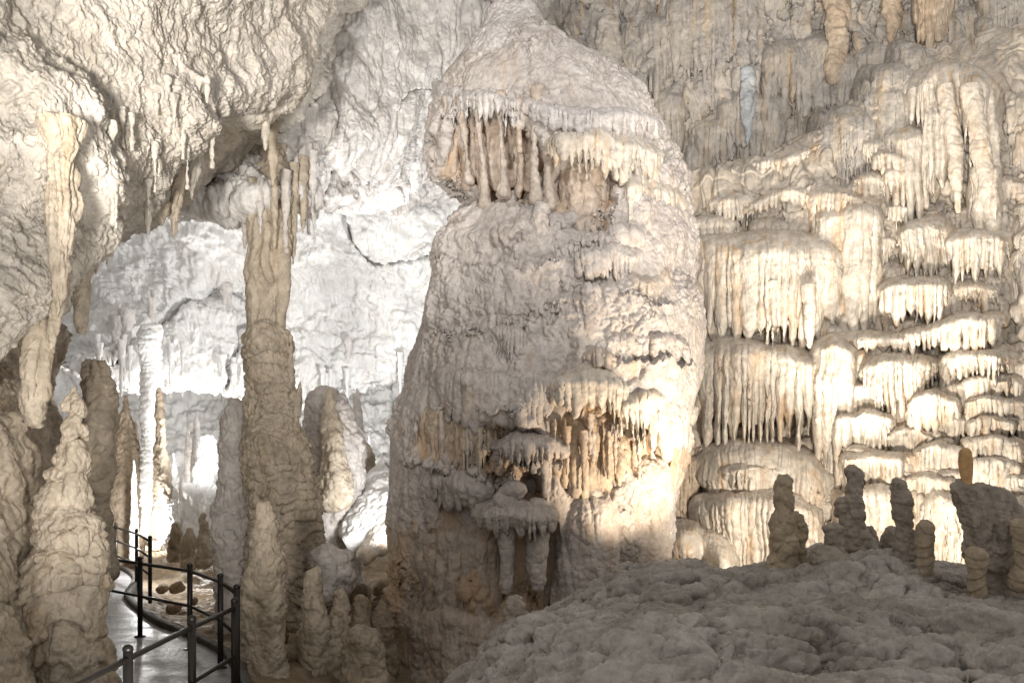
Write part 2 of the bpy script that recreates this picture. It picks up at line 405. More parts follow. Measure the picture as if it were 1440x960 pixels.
sheet('cave_wall', [
    [(-200, 380, 36), (100, 380, 37), (300, 380, 37), (450, 380, 37), (600, 380, 37), (850, 380, 37)],
    [(-200, 560, 35), (100, 560, 36), (300, 560, 36), (450, 560, 36), (600, 560, 36), (850, 560, 36)],
    [(-200, 680, 33), (100, 680, 34), (300, 680, 34), (450, 680, 34), (600, 680, 34), (850, 680, 34)],
    [(-200, 800, 30), (100, 800, 31), (300, 800, 31), (450, 800, 31), (600, 800, 31), (850, 800, 31)],
], 420, 260, LBack, M['white'], 47).__setitem__('kind', 'structure')

# ---- left rock wall below the ceiling
sheet('cave_wall', [
    [(-420, 300, 8.5), (-150, 330, 9), (-40, 360, 10), (20, 400, 12), (90, 470, 15), (80, 480, 20)],
    [(-420, 480, 8.2), (-150, 490, 8.7), (-40, 500, 9.6), (20, 520, 11), (60, 560, 14), (70, 560, 20)],
    [(-420, 600, 7.8), (-150, 590, 8.2), (-30, 590, 9.0), (40, 600, 10.2), (85, 620, 13), (90, 620, 20)],
    [(-420, 760, 7.2), (-150, 760, 7.6), (-30, 750, 8.4), (50, 760, 9.6), (95, 780, 12.5), (100, 780, 20)],
    [(-420, 940, 6.6), (-150, 940, 7.0), (-30, 950, 7.6), (40, 960, 8.4), (70, 960, 9.8), (100, 860, 18)],
    [(-420, 1160, 6.0), (-150, 1160, 6.2), (-30, 1160, 6.8), (30, 1160, 7.4), (60, 1100, 9), (100, 1000, 12)],
], 420, 560, [[('fbm', .25, 1.4, 3)], [('billow', .10, .5, 3), ('flute', .06, (.25, .25, 1.0), 2)], [('billow', .02, .09, 2)]], M['tan'], 53).__setitem__('kind', 'structure')

# ---- right side: high wall behind and stepped wall in front
sheet('cave_wall', [
    [(740, -420, 20), (880, -420, 19.5), (1000, -420, 19), (1150, -420, 18.5), (1300, -420, 17.5), (1450, -420, 16.5), (1800, -420, 15)],
    [(740, -80, 20.5), (880, -80, 19.5), (1000, -80, 19), (1150, -80, 18.5), (1300, -80, 17.5), (1450, -80, 16.5), (1800, -80, 15)],
    [(760, 60, 20.5), (890, 70, 19.5), (1000, 60, 19), (1150, 60, 18.5), (1300, 60, 17.5), (1450, 50, 16.5), (1800, 50, 15)],
    [(780, 180, 20.5), (900, 190, 19.5), (1000, 190, 19), (1150, 190, 18.5), (1300, 190, 17.5), (1450, 190, 16.5), (1800, 190, 15)],
    [(780, 420, 20.5), (900, 420, 19.5), (1000, 420, 19), (1150, 420, 18.5), (1300, 420, 17.5), (1450, 420, 16.5), (1800, 420, 15)],
], 760, 620, [[('fbm', .4, 2.6, 2)], [('flute', .28, (.6, .6, 6.0), 1), ('terrace', .10, 1.9)], [('flute', .11, (.21, .21, 3.2), 1), ('fbm', .05, .5, 2)], [('flute', .03, (.08, .08, 1.2), 1), ('fbm', .012, .08, 2)]], M['wall'], 61)
WALLU = [o for o in bpy.data.objects if o.name.startswith('cave_wall')][-1]; WALLU['kind'] = 'structure'
RW = [
    [(930, 250, 19.2), (1000, 238, 18.6), (1090, 214, 18.2), (1180, 165, 17.9), (1270, 85, 17.4), (1360, 60, 16.9), (1450, 40, 16.2), (1800, 20, 14)],
    [(930, 262, 18.3), (1000, 250, 17.7), (1090, 226, 17.3), (1180, 180, 17.0), (1270, 105, 16.6), (1360, 80, 16.2), (1450, 60, 15.5), (1800, 40, 13.4)],
    [(930, 340, 18.2), (1000, 340, 17.6), (1090, 330, 17.1), (1180, 310, 16.8), (1270, 290, 16.5), (1360, 280, 16.0), (1450, 270, 15.2), (1800, 260, 13.2)],
    [(930, 470, 17.9), (1000, 470, 17.3), (1090, 470, 16.8), (1180, 470, 16.4), (1270, 460, 16.0), (1360, 460, 15.4), (1450, 460, 14.8), (1800, 450, 12.8)],
    [(930, 620, 17.5), (1000, 620, 16.9), (1090, 620, 16.6), (1180, 620, 15.9), (1270, 610, 15.3), (1360, 610, 14.7), (1450, 610, 14.2), (1800, 600, 12.2)],
    [(930, 760, 16.8), (1000, 760, 16.4), (1090, 760, 15.8), (1180, 750, 14.9), (1270, 750, 14.3), (1360, 750, 13.8), (1450, 750, 13.4), (1800, 740, 11.6)],
    [(930, 960, 15.0), (1000, 960, 14.6), (1090, 960, 14.0), (1180, 960, 13.5), (1270, 960, 13.0), (1360, 960, 12.6), (1450, 960, 12.2), (1800, 940, 11)],
]
RWW = np.array(RW)
def WD(px, py):                                    # depth of the stepped wall near image point (nearest control cells, bilinear)
    px, py = float(px), float(py)
    cols = RWW[0, :, 0]; j = int(np.clip(np.searchsorted(cols, px)-1, 0, len(cols)-2)); f = (px-cols[j])/(cols[j+1]-cols[j])
    ys = RWW[:, j, 1]*(1-f)+RWW[:, j+1, 1]*f; ds = RWW[:, j, 2]*(1-f)+RWW[:, j+1, 2]*f
    return float(np.interp(py, ys, ds))
sheet('cave_wall', RW, 700, 900, [[('fbm', .22, 1.6, 3)], [('flute', .20, (.30, .30, 2.6), 1), ('terrace', .14, .55)], [('flute', .06, (.11, .11, 1.2), 1), ('fbm', .03, .2, 2)]], M['wall2'], 67, maskf=lambda P: np.ones((P.shape[0], 1))*np.clip((np.linspace(0, 1, P.shape[1])[None]-.10)/.2, .4, 1))
WALLO = [o for o in bpy.data.objects if o.name.startswith('cave_wall')][-1]; WALLO['kind'] = 'structure'

# ================================================================ RIGHT WALL FORMATIONS
def formation(name, label, tiers, mat='cream', cat='flowstone', group='flowstone formations on the right wall', seed=0, spikes=()):
    """tiers: [(part, pts[(px,ytop,ybot)], stand-out m, tw, tl, shoulder)]"""
    a = tiers[0][1][len(tiers[0][1])//2]
    base = conv(a[0], a[2], WD(a[0], a[2]))
    multi = len(tiers)+len(spikes) > 1
    root = empty(name, [float(x) for x in base], label, cat, group) if multi else None
    for i, T in enumerate(tiers):
        part, pts, D, tw, tl, sh = T[:6]; kw = T[6] if len(T) > 6 else {}
        mt = M[kw.pop('mat', mat)]; fl = kw.pop('flute', min(.11, tw*.007+.02)); dofs = kw.pop('d', 0)
        q = [(p[0], p[1], p[2]+(p[2]-p[1])*.35, WD(p[0], (p[1]+p[2])/2)-D-.12+dofs) for p in pts]
        g = curtain_grid(q, D+.3, tw, tl, sh, flute=fl, seed=seed*13+i, **kw)
        o = grids_obj(part if multi else name, [(g, False)], mt, root)
        if not multi: tag(o, label, cat, group)
    for k, (prof, dofs) in enumerate(spikes):
        d = WD((prof[0][1]+prof[0][2])/2, prof[-1][0])-dofs
        grids_obj('stalactite', [(column_grid(prof, d, 1.0, LFine, seed*5+k, ends=(0, 1)), True)], M[mat], root)
    return root

formation('flowstone_parasol', 'cream parasol shaped flowstone cap with very long hanging fingers high on the right wall', [
    ('mantle', [(1266, 112, 128), (1300, 92, 135), (1335, 84, 150), (1370, 92, 150), (1404, 120, 145)], .55, 16, 75, 22, {'lenvar': .6}),
    ('knob', [(1300, 62, 74), (1315, 56, 78), (1332, 66, 80)], .25, 8, 5, 8),
    ], seed=1, spikes=[([(120, 1318, 1340), (200, 1330, 1352), (260, 1338, 1352), (300, 1346, 1350)], .45),
    ([(120, 1350, 1376), (180, 1362, 1388), (240, 1372, 1396), (320, 1386, 1408), (330, 1388, 1404)], .5),
    ([(130, 1378, 1396), (200, 1382, 1404), (260, 1392, 1406), (285, 1398, 1402)], .35),
    ([(150, 1296, 1312), (220, 1300, 1314), (270, 1306, 1310)], .3)])
formation('flowstone_drapery', 'fluted drapery with deep black slots just below and left of the parasol cap', [
    ('shoulder', [(1238, 185, 220), (1275, 176, 240), (1322, 178, 250)], .4, 16, 60, 20),
    ('column_fold', [(1290, 150, 200), (1312, 145, 220), (1334, 155, 220)], .5, 13, 80, 16)], seed=2)
formation('flowstone_column', 'leaning ribbed cream column at the far right under the parasol cap', [
    ('column_fold', [(1360, 222, 290), (1385, 218, 300), (1412, 228, 295)], .35, 18, 20, 22)], seed=3)
formation('flowstone_ridge', 'upper thin broken row of bright knobs slanting across the grey wall', [
    ('fringe', [(1006, 238, 246), (1050, 224, 234), (1110, 214, 226), (1150, 196, 206), (1172, 188, 196)], .22, 10, 8, 10),
    ('fringe', [(1162, 170, 178), (1190, 166, 178), (1214, 176, 186)], .22, 9, 8, 9)], seed=4)
formation('flowstone_ridge', 'second bright slanting row of knobs above the wide fringed canopy', [
    ('fringe', [(1034, 294, 304), (1070, 274, 286), (1110, 262, 276), (1150, 270, 284)], .3, 10, 18, 10),
    ('fringe', [(1130, 272, 290), (1180, 262, 290), (1240, 278, 296)], .35, 11, 22, 12)], seed=5)
formation('flowstone_steps', 'small stacked cream steps between the slanting rows and the drapery', [
    ('fringe', [(1205, 196, 208), (1235, 192, 212), (1262, 202, 214)], .3, 11, 14, 12),
    ('fringe', [(1225, 212, 225), (1250, 208, 230), (1280, 214, 232)], .35, 11, 16, 12),
    ('fringe', [(1240, 236, 250), (1258, 232, 256), (1280, 238, 254)], .35, 11, 18, 12),
    ('fringe', [(1195, 248, 260), (1225, 240, 264), (1255, 250, 268)], .35, 11, 14, 12)], seed=6)
formation('flowstone_canopy', 'widest smooth canopy of cream flowstone ending in a row of tapering fingers beside the giant', [
    ('mantle', [(966, 340, 392), (1000, 326, 412), (1060, 322, 424), (1120, 322, 420), (1165, 330, 428), (1192, 352, 400)], .75, 15, 58, 34, {'lenvar': .75, 'endfade': .35})], seed=7,
    spikes=[([(400, 1128, 1146), (440, 1130, 1146), (480, 1134, 1144), (490, 1137, 1140)], .7), ([(395, 1080, 1094), (430, 1082, 1094), (458, 1087, 1090)], .7)])
formation('flowstone_column', 'tall fluted column right of the wide canopy with a dark slot beside it', [
    ('column_fold', [(1138, 292, 380), (1180, 284, 400), (1222, 286, 400), (1248, 296, 380)], .45, 14, 50, 20),
    ('fringe', [(1240, 285, 300), (1262, 280, 304), (1284, 290, 302)], .35, 10, 16, 10)], seed=8)
formation('flowstone_shelf', 'pair of rounded cream lobes with dark slots beneath at the height of the canopy top', [
    ('lobe', [(1258, 322, 345), (1285, 306, 350), (1320, 304, 350), (1345, 316, 345)], .6, 12, 34, 18),
    ('lobe', [(1318, 332, 350), (1350, 320, 356), (1390, 318, 360), (1424, 326, 352)], .5, 13, 40, 18)], seed=9)
formation('flowstone_shelf', 'short pale shelf with stubby fingers under the left rounded lobe', [
    ('lobe', [(1228, 396, 410), (1262, 386, 418), (1305, 386, 420), (1342, 396, 412)], .65, 12, 34, 16),
    ('fringe', [(1340, 400, 412), (1372, 394, 414), (1412, 402, 412)], .4, 10, 16, 12)], seed=10)
formation('flowstone_shelf', 'long shelf rising to the right with a scalloped bright lip and finger fringe', [
    ('lip', [(1140, 478, 490), (1180, 464, 484), (1230, 462, 482), (1285, 466, 480)], .7, 13, 20, 16),
    ('lip', [(1255, 466, 476), (1300, 452, 468), (1360, 438, 460), (1418, 434, 452)], .75, 13, 34, 16)], seed=11)
formation('flowstone_canopy', 'lower white canopy of dense long fingers beneath the widest canopy', [
    ('mantle', [(965, 486, 560), (1000, 474, 560), (1060, 474, 560), (1120, 486, 550), (1168, 500, 540)], .75, 14, 78, 26, {'lenvar': .7, 'endfade': .35})], seed=12)
formation('flowstone_column', 'narrow white fluted column between the lower canopy and the stepped shelves', [
    ('column_fold', [(1138, 480, 580), (1160, 470, 600), (1185, 474, 600), (1206, 486, 570)], .7, 12, 60, 20)], seed=13)
formation('flowstone_shelf', 'bright overhanging shelf with long thin teeth below the scalloped lip', [
    ('lip', [(1205, 512, 525), (1240, 496, 530), (1285, 498, 534), (1318, 512, 526)], .7, 12, 34, 16),
    ('lip', [(1318, 500, 510), (1350, 488, 512), (1395, 488, 512), (1432, 496, 508)], .6, 11, 20, 14)], seed=14)
formation('flowstone_cascade', 'rightmost ladder of small dripping tiers with black gaps near the frame edge', [
    ('tier', [(1346, 532-0, 542), (1380, 524, 545), (1428, 532, 540)], 0.45, 10, 20, 9, {'endfade': .16}),
    ('tier', [(1352, 560, 570), (1385, 552, 574), (1430, 562, 570)], 0.45, 10, 20, 9, {'endfade': .16}),
    ('tier', [(1356, 590, 600), (1392, 580, 604), (1434, 590, 598)], 0.45, 11, 20, 9, {'endfade': .16}),
    ('tier', [(1350, 620, 630), (1392, 610, 634), (1440, 618, 628)], 0.49, 11, 20, 9, {'endfade': .16}),
    ('tier', [(1342, 650, 660), (1385, 642, 664), (1440, 650, 660)], 0.49, 11, 23, 9, {'endfade': .16})], seed=15)
formation('flowstone_cascade', 'broad white cascade of rounded tiers directly behind the dark stalagmites', [
    ('tier', [(1172, 545, 562), (1205, 532, 566), (1250, 536, 566)], 0.56, 12, 39, 12, {'endfade': .16}),
    ('tier', [(1276, 560, 575), (1305, 546, 582), (1352, 556, 576)], 0.60, 12, 41, 13, {'endfade': .16}),
    ('tier', [(1166, 580, 600), (1210, 572, 606), (1262, 580, 600)], 0.64, 12, 78, 13, {'endfade': .16}),
    ('tier', [(1240, 604, 616), (1275, 594, 622), (1320, 606, 618)], 0.68, 12, 39, 12, {'endfade': .16}),
    ('tier', [(1282, 632, 640), (1316, 620, 646), (1356, 630, 642)], 0.68, 11, 31, 10, {'endfade': .16}),
    ('tier', [(1176, 636, 660), (1225, 628, 668), (1280, 640, 660)], 0.75, 12, 65, 15, {'endfade': .16}),
    ('tier', [(1250, 668, 680), (1300, 658, 690), (1350, 668, 684)], 0.75, 12, 44, 13, {'endfade': .16}),
    ('tier', [(1170, 690, 720), (1225, 680, 735), (1290, 690, 730)], 0.86, 13, 65, 18, {'endfade': .16}),
    ('tier', [(1280, 700, 730), (1330, 690, 745), (1400, 700, 730), (1450, 690, 720)], 0.83, 13, 52, 16, {'endfade': .16})], seed=16)
formation('flowstone_dome', 'beehive shaped flowstone dome with two fringed tiers at the foot of the right wall', [
    ('crown', [(972, 640, 668), (1010, 618, 690), (1070, 614, 700), (1130, 628, 700), (1172, 668, 720)], 1.0, 11, 26, 60, {'flute': .07, 'endfade': .45}),
    ('skirt', [(968, 700, 760), (1005, 690, 776), (1060, 684, 790), (1112, 690, 786), (1160, 712, 770)], 1.2, 11, 36, 26, {'flute': .08, 'endfade': .4}),
    ('lip', [(1000, 655, 664), (1050, 646, 668), (1120, 650, 672)], 1.15, 9, 12, 14)], seed=17)
formation('flowstone_apron', 'smooth pale apron spreading between the giant and the beehive dome', [
    ('lobe', [(925, 750, 800), (960, 732, 810), (1000, 742, 812), (1040, 775, 810)], 2.0, 14, 10, 46, {'flute': .03})], seed=18)
formation('flowstone_pipes', 'group of thin vertical organ pipes in the dark gap beside the giant', [
    ('pipes', [(930, 640, 700), (955, 640, 730), (985, 640, 720)], .3, 8, 14, 10, {'flute': .07})], seed=19, mat='gorange')
rf = random.Random(3)
yrow = 250.0
while yrow < 760:
    xx = 975+rf.uniform(-20, 20)
    while xx < 1440:
        wd_ = rf.uniform(45, 110); ym = yrow+rf.uniform(-12, 12)
        if ym > np.interp(xx, [930, 1090, 1180, 1270, 1450], [275, 250, 205, 140, 90]) and rf.random() < .85:
            ptf = [(xx+wd_*t, ym+(1-math.sin(math.pi*t))*9, ym+26+(1-math.sin(math.pi*t))*4) for t in (0, .33, .66, 1)]
            q = [(a, b, c, WD(a, b)-.22) for a, b, c in ptf]
            grids_obj('fringe', [(curtain_grid(q, .5, rf.uniform(9, 14), rf.uniform(14, 40), 12, flute=.07, seed=rf.randrange(9999)), False)], M['wall2' if rf.random() < .5 else 'cream'], WALLO)
        xx += wd_*rf.uniform(.7, 1.1)
    yrow += rf.uniform(26, 34)
for k in range(34):
    xx = rf.uniform(850, 1400); ym = rf.uniform(-30, 215)
    if ym > np.interp(xx, [930, 1090, 1180, 1270, 1450], [235, 200, 150, 60, 20]): continue
    wd_ = rf.uniform(40, 120)
    q = []
    for t in (0, .33, .66, 1):
        dd = SD(xx+wd_*t, ym+15, 8)
        q.append((xx+wd_*t, ym+(1-math.sin(math.pi*t))*8, ym+rf.uniform(60, 90), (dd or 18)-.06))
    grids_obj('fringe', [(curtain_grid(q, .4, rf.uniform(9, 17), rf.uniform(30, 70), 26, flute=.09, seed=rf.randrange(9999)), False)], M['wall'], WALLU)
for k in range(60):
    xx = rf.uniform(1165, 1420); ym = rf.uniform(470, 745); wd_ = rf.uniform(35, 90)
    q = [(xx+wd_*t, ym+(1-math.sin(math.pi*t))*8, ym+rf.uniform(24, 44), WD(xx+wd_*t, ym)-.45-(.25 if ym > 620 else 0)) for t in (0, .33, .66, 1)]
    grids_obj('fringe', [(curtain_grid(q, .6, rf.uniform(7, 12), rf.uniform(24, 50), 10, flute=.07, seed=rf.randrange(9999)), False)], M['cream' if rf.random() < .7 else 'wall2'], WALLO)
# vertical ribs on the high grey wall
for k, (x0, x1, y0, y1, lab) in enumerate([
        (1162, 1188, -60, 118, 'long ochre rib running straight down the high grey wall'),
        (1245, 1262, -60, 62, 'slim ochre rib high on the wall left of the wide ochre drape'),
        (1044, 1058, 95, 205, 'faint bluish white mineral streak standing out on the grey wall'),
        (840, 872, 20, 150, 'pale narrow rib behind the right shoulder of the giant')]):
    d = min(SD((x0+x1)/2, y_, 8) for y_ in (max(y0, -30)+10, (y0+y1)/2, y1-10))-.02
    m = ['gorange', 'gorange', 'bluish', 'wall'][k]
    stal('flowstone_rib', [(y0, x0, x1), ((y0+y1)/2, x0-2, x1+2), (y1-20, x0+2, x1-1), (y1, x0+8, x1-8)], d, M[m], lab, 'flowstone', seed=80+k, ratio=.6)
g = curtain_grid([(1280, -80, 40, 16.7), (1310, -80, 55, 16.6), (1345, -80, 45, 16.6)], .6, 14, 20, 20, seed=91)
tag(grids_obj('flowstone_drape', [(g, False)], M['gorange']), 'wide ochre drape at the top of the frame above the parasol cap', 'flowstone')

# ================================================================ THE GIANT
GL = [(2, 703, 722), (20, 690, 752), (55, 672, 785), (75, 655, 806), (95, 640, 856), (115, 627, 884), (140, 617, 908), (180, 613, 934), (240, 608, 956), (258, 612, 962), (272, 640, 966), (292, 660, 966), (318, 648, 974),
      (360, 612, 979), (390, 608, 976), (430, 602, 984), (470, 590, 990), (520, 573, 984), (570, 559, 972), (620, 552, 968), (700, 548, 945), (780, 546, 938), (860, 548, 935), (960, 555, 940), (1100, 560, 950), (1150, 560, 950)]
GA = np.array(GL, float)
GD, GR = 14.6, .80
def GS(px, py):                                    # front surface depth of the giant's trunk
    xl = np.interp(py, GA[:, 0], GA[:, 1]); xr = np.interp(py, GA[:, 0], GA[:, 2])
    c, h = (xl+xr)/2, (xr-xl)/2
    t = np.clip((px-c)/h, -.985, .985)
    return GD-h/F*GD*GR*np.sqrt(1-t*t)
REC = [  # px, py, rx, ry, depth, stain
    (648, 205, 36, 58, .45, .5), (700, 215, 62, 64, .75, .8), (738, 225, 30, 62, .55, .8), (820, 275, 42, 52, .50, .9), (850, 235, 50, 30, .3, .4),
    (640, 612, 62, 42, .22, 1.0), (720, 640, 60, 40, .30, .7), (840, 620, 90, 70, .35, 1.0), (930, 640, 50, 60, .15, .6),
    (742, 692, 30, 34, .75, .5), (715, 800, 42, 50, .55, .6), (770, 800, 30, 60, .5, .5), (860, 520, 45, 30, .12, .3), 
    (620, 800, 60, 80, .12, .6), (690, 900, 60, 50, .2, .7), (600, 900, 40, 60, .1, .5)]
stain_store = {}
def gmod(P, mask):
    px = P[..., 0]/P[..., 1]*F+HX; py = HY-(P[..., 2]-CZ)/P[..., 1]*F
    front = P[..., 1] < GD+.2
    w = noise(P.reshape(-1, 3)*np.array([1, 1, .45]), .28, 'fbm', 3, 77).reshape(px.shape)*.5
    st = np.zeros(px.shape)
    for (a, b, rx, ry, dep, s) in REC:
        e = np.sqrt(((px-a)/rx)**2+((py-b)/ry)**2)+w
        k = np.clip((1.15-e)/.4, 0, 1); k = k*k*(3-2*k)*front
        P[..., 1] += k*dep*.8
        st = np.maximum(st, k*s)
    # general lower brown zone
    st = np.maximum(st, np.clip((py-715)/50, 0, 1)*.72*np.clip((800-px)/40, 0, 1)*front)
    # terraced ledges
    for (yl, x0, x1, amp) in [(372, 600, 830, .16), (300, 640, 780, .12), (455, 600, 800, .08), (590, 600, 770, .3), (668, 552, 760, .22), (410, 800, 960, .16), (520, 840, 985, .22)]:
        yy = yl+12*np.sin(px/37.0+yl)+w*40
        k = np.clip((yy-py)/4+.5, 0, 1)*np.exp(-np.clip(yy-py, 0, 999)/70)*np.clip((px-x0)/25, 0, 1)*np.clip((x1-px)/25, 0, 1)*front if yl > 580 else \
            np.clip((py-yy)/4+.5, 0, 1)*np.exp(-np.clip(py-yy, 0, 999)/55)*np.clip((px-x0)/25, 0, 1)*np.clip((x1-px)/25, 0, 1)*front
        P[..., 1] -= k*amp
    mm = noise(P.reshape(-1, 3), .9, 'fbm', 2, 88).reshape(px.shape)
    mask = mask*np.clip(.8+1.6*mm, .2, 1.5)
    stain_store['s'] = st
    return P, mask
groot = empty('giant_stalagmite', (0.55, GD, 0.0), 'giant pale layered stalagmite filling the centre of the picture', 'stalagmite')
Pg = column_grid(GL, GD, GR, [[('fbm', .14, 1.3, 2)], [('billow', .06, .7, 2), ('billow', .035, .3, 1), ('flute', .04, (.2, .2, 1.4), 1)], [('pillow', .018, .085, 1), ('fbm', .014, .05, 2)]], 5, step=1.15, ring=1300, mod=gmod, smk=5)
st = stain_store['s']; st = np.concatenate([st[:, :1], st, st[:, -1:]], 1)
grids_obj('trunk', [(Pg, True)], M['giant'], groot, attr=st.reshape(-1))
def gpart(name, pts, out, D, tw, tl, sh, mat='gdrape', seed=0, label=None, **kw):
    q = []
    for p in pts:
        q.append((p[0], p[1], p[2], float(GS(p[0], (p[1]+p[2])/2))-out*1.3-.08))
    g = curtain_grid(q, D, tw, tl, sh, seed=seed+900, flute=kw.pop('flute', .09), layers=[[('billow', .03, .22, 2), ('fbm', .08, .5, 2)], [('pillow', .008, .07, 1), ('flute', .012, (.05, .05, .8), 1)]], **kw)
    o = grids_obj(name, [(g, False)], M[mat], groot)
    if label: o['label'] = label
    return o
# crown: a cap that covers the top and ends in the drip line
CR = [(0, 704, 722), (8, 700, 730), (20, 688, 754), (55, 669, 788), (75, 652, 812), (95, 636, 858), (120, 620, 892), (135, 613, 908), (150, 611, 920), (165, 612, 930), (172, 640, 915)]
def cmod(P, mask):
    px = P[..., 0]/P[..., 1]*F+HX; py = HY-(P[..., 2]-CZ)/P[..., 1]*F
    # uneven lower rim
    n = noise(np.stack([px/14, px*0, P[..., 1]], -1).reshape(-1, 3), 1.0, 'ridge', 2, 9).reshape(px.shape)
    k = np.clip((py-90)/80, 0, 1)
    P[..., 2] -= k*(n*.22+.05*np.sin(px/60))
    P[..., 1] += k*0
    return P, mask
Pc = column_grid(CR, GD, GR*1.10, [[('fbm', .12, 1.0, 2)], [('billow', .018, .16, 2), ('flute', .02, (.25, .25, .9), 1)], [('pillow', .010, .06, 1), ('fbm', .008, .04, 1)]], 15, step=1.1, ring=1000, mod=cmod)
grids_obj('crown', [(Pc, True)], M['gcap'], groot)
grids_obj('seam', [(column_grid([(18, 738, 762), (60, 738, 772), (110, 738, 774), (150, 742, 768), (178, 748, 760)], [float(GS(752, y))-.02 for y in (18, 60, 110, 150, 178)], .45, LFine, 17), True)], M['seam'], groot, )
grids_obj('crown_knob', [(column_grid([(0, 733, 742), (4, 727, 748), (14, 722, 756), (40, 715, 765), (70, 712, 770)], GD-.25, .9, LFine, 16), True)], M['gcap'], groot)
# greenish seam draped over the crown
gpart('drip_fringe', [(614, 118, 146), (645, 122, 150), (680, 128, 152), (715, 132, 158), (745, 128, 160)], .10, .45, 9, 26, 14, 'gcap', 1, lenvar=.6)
gpart('drip_fringe', [(738, 140, 170), (800, 150, 178), (860, 150, 180), (905, 158, 184), (938, 176, 190)], .24, .5, 10, 14, 12, 'gcap', 2)
for k, prof in enumerate([[(128, 662, 676), (170, 668, 678), (230, 676, 684), (285, 674, 690), (296, 670, 694)],
                          [(128, 694, 712), (160, 700, 708), (220, 703, 710), (260, 700, 716), (280, 694, 722)],
                          [(120, 744, 770), (150, 746, 762), (200, 746, 756), (250, 748, 757), (290, 742, 766)],
                          [(140, 722, 734), (170, 726, 733), (215, 728, 733)],
                          [(135, 640, 652), (180, 648, 656), (225, 654, 660), (260, 652, 668)],
                          [(150, 762, 776), (200, 764, 772), (250, 766, 776), (300, 762, 784)],
                          [(135, 622, 634), (190, 626, 640), (250, 632, 644)]]):
    d = float(GS(prof[0][1], 200))+.02
    grids_obj('drip_column', [(column_grid(prof, d, 1.2, LFine, 60+k), True)], M['gpink' if k in (3,) else 'gdrape'], groot)
gpart('inner_drapery', [(622, 165, 240), (660, 160, 250), (700, 158, 262), (745, 160, 262), (765, 170, 250)], -.42, .4, 24, 26, 10, 'gpink', 3, label='rosy rib wall set back under the crown')
gpart('lit_shelf', [(768, 192, 208), (800, 184, 214), (845, 180, 222), (885, 190, 226), (915, 204, 222)], .22, .55, 10, 34, 18, 'cream', 4, label='bright cream shelf with a finger fringe')
gpart('inner_drapery', [(785, 225, 290), (820, 222, 310), (865, 225, 300)], -.22, .35, 19, 36, 10, 'gpink', 5)
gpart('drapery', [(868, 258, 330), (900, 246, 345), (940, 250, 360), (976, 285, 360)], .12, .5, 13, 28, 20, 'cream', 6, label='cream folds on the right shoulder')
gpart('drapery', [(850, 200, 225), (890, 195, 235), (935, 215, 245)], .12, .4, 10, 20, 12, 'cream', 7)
gpart('drip_fringe', [(636, 300, 326), (680, 292, 334), (740, 290, 336), (796, 300, 334)], .05, .35, 8, 18, 12, 'giant', 8)
gpart('drip_fringe', [(795, 352, 372), (850, 340, 380), (905, 352, 384)], .08, .4, 9, 16, 14, 'giant', 9)
gpart('drip_fringe', [(880, 385, 420), (930, 380, 430), (985, 400, 430)], .12, .45, 12, 20, 18, 'gdrape', 10)
gpart('drip_fringe', [(660, 470, 486), (700, 458, 492), (750, 464, 492)], .10, .4, 10, 22, 12, 'giant', 11)
gpart('drip_fringe', [(840, 470, 500), (890, 455, 510), (940, 460, 510), (988, 480, 505)], .15, .5, 13, 18, 20, 'giant', 12)
gpart('frosted_apron', [(596, 520, 566), (640, 510, 580), (700, 512, 592), (760, 515, 586), (800, 520, 560)], .22, .6, 12, 16, 26, 'giant', 13)
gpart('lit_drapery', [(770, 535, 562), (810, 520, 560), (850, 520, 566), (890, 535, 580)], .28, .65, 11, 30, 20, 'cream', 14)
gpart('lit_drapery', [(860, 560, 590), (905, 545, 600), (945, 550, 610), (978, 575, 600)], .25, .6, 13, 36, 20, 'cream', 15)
gpart('inner_drapery', [(755, 585, 650), (800, 580, 670), (860, 590, 680), (905, 600, 670)], -.1, .4, 13, 28, 12, 'gorange', 16)
gpart('inner_drapery', [(572, 575, 630), (610, 570, 650), (660, 590, 650), (700, 600, 640)], -.02, .3, 10, 20, 12, 'gorange', 17)
gpart('frosted_shelf', [(688, 622, 636), (720, 610, 642), (760, 610, 644), (795, 624, 640)], .32, .6, 10, 20, 18, 'giant', 18)
gpart('frosted_shelf', [(548, 668, 690), (590, 656, 696), (640, 660, 702), (690, 668, 700)], .15, .5, 12, 20, 26, 'giant', 19)
gpart('frosted_shelf', [(664, 712, 736), (700, 700, 742), (745, 706, 742), (788, 712, 736)], .50, .7, 13, 20, 24, 'giant', 20)
for k in range(16):
    xx = rf.uniform(580, 700) if k < 7 else rf.uniform(765, 900); y0_ = rf.uniform(575, 610); y1_ = y0_+rf.uniform(40, 90); w_ = rf.uniform(2.5, 6)
    grids_obj('drip_column', [(column_grid([(y0_, xx-w_, xx+w_), ((y0_+y1_)/2, xx-w_*.6, xx+w_*.5), (y1_, xx-w_*.3, xx+w_*.3)], float(GS(xx, 620))-.12, 1.2, LFine, 600+k, ends=(0, 1)), True)], M['gdrape' if k % 3 else 'gorange'], groot)
for k in range(30):
    yy = rf.uniform(285, 600); xl_, xr_ = np.interp(yy, GA[:, 0], GA[:, 1])+25, np.interp(yy, GA[:, 0], GA[:, 2])-30
    wd_ = rf.uniform(35, 95); xx = rf.uniform(xl_, xr_-wd_)
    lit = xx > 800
    gpart('drip_fringe', [(xx, yy+8, yy+22), (xx+wd_/3, yy, yy+22), (xx+2*wd_/3, yy+2, yy+24), (xx+wd_, yy+10, yy+24)], rf.uniform(-.03, .07), .34, rf.uniform(8, 12), rf.uniform(10, 22), 14, 'gdrape' if lit and k % 2 else 'giant', 100+k)
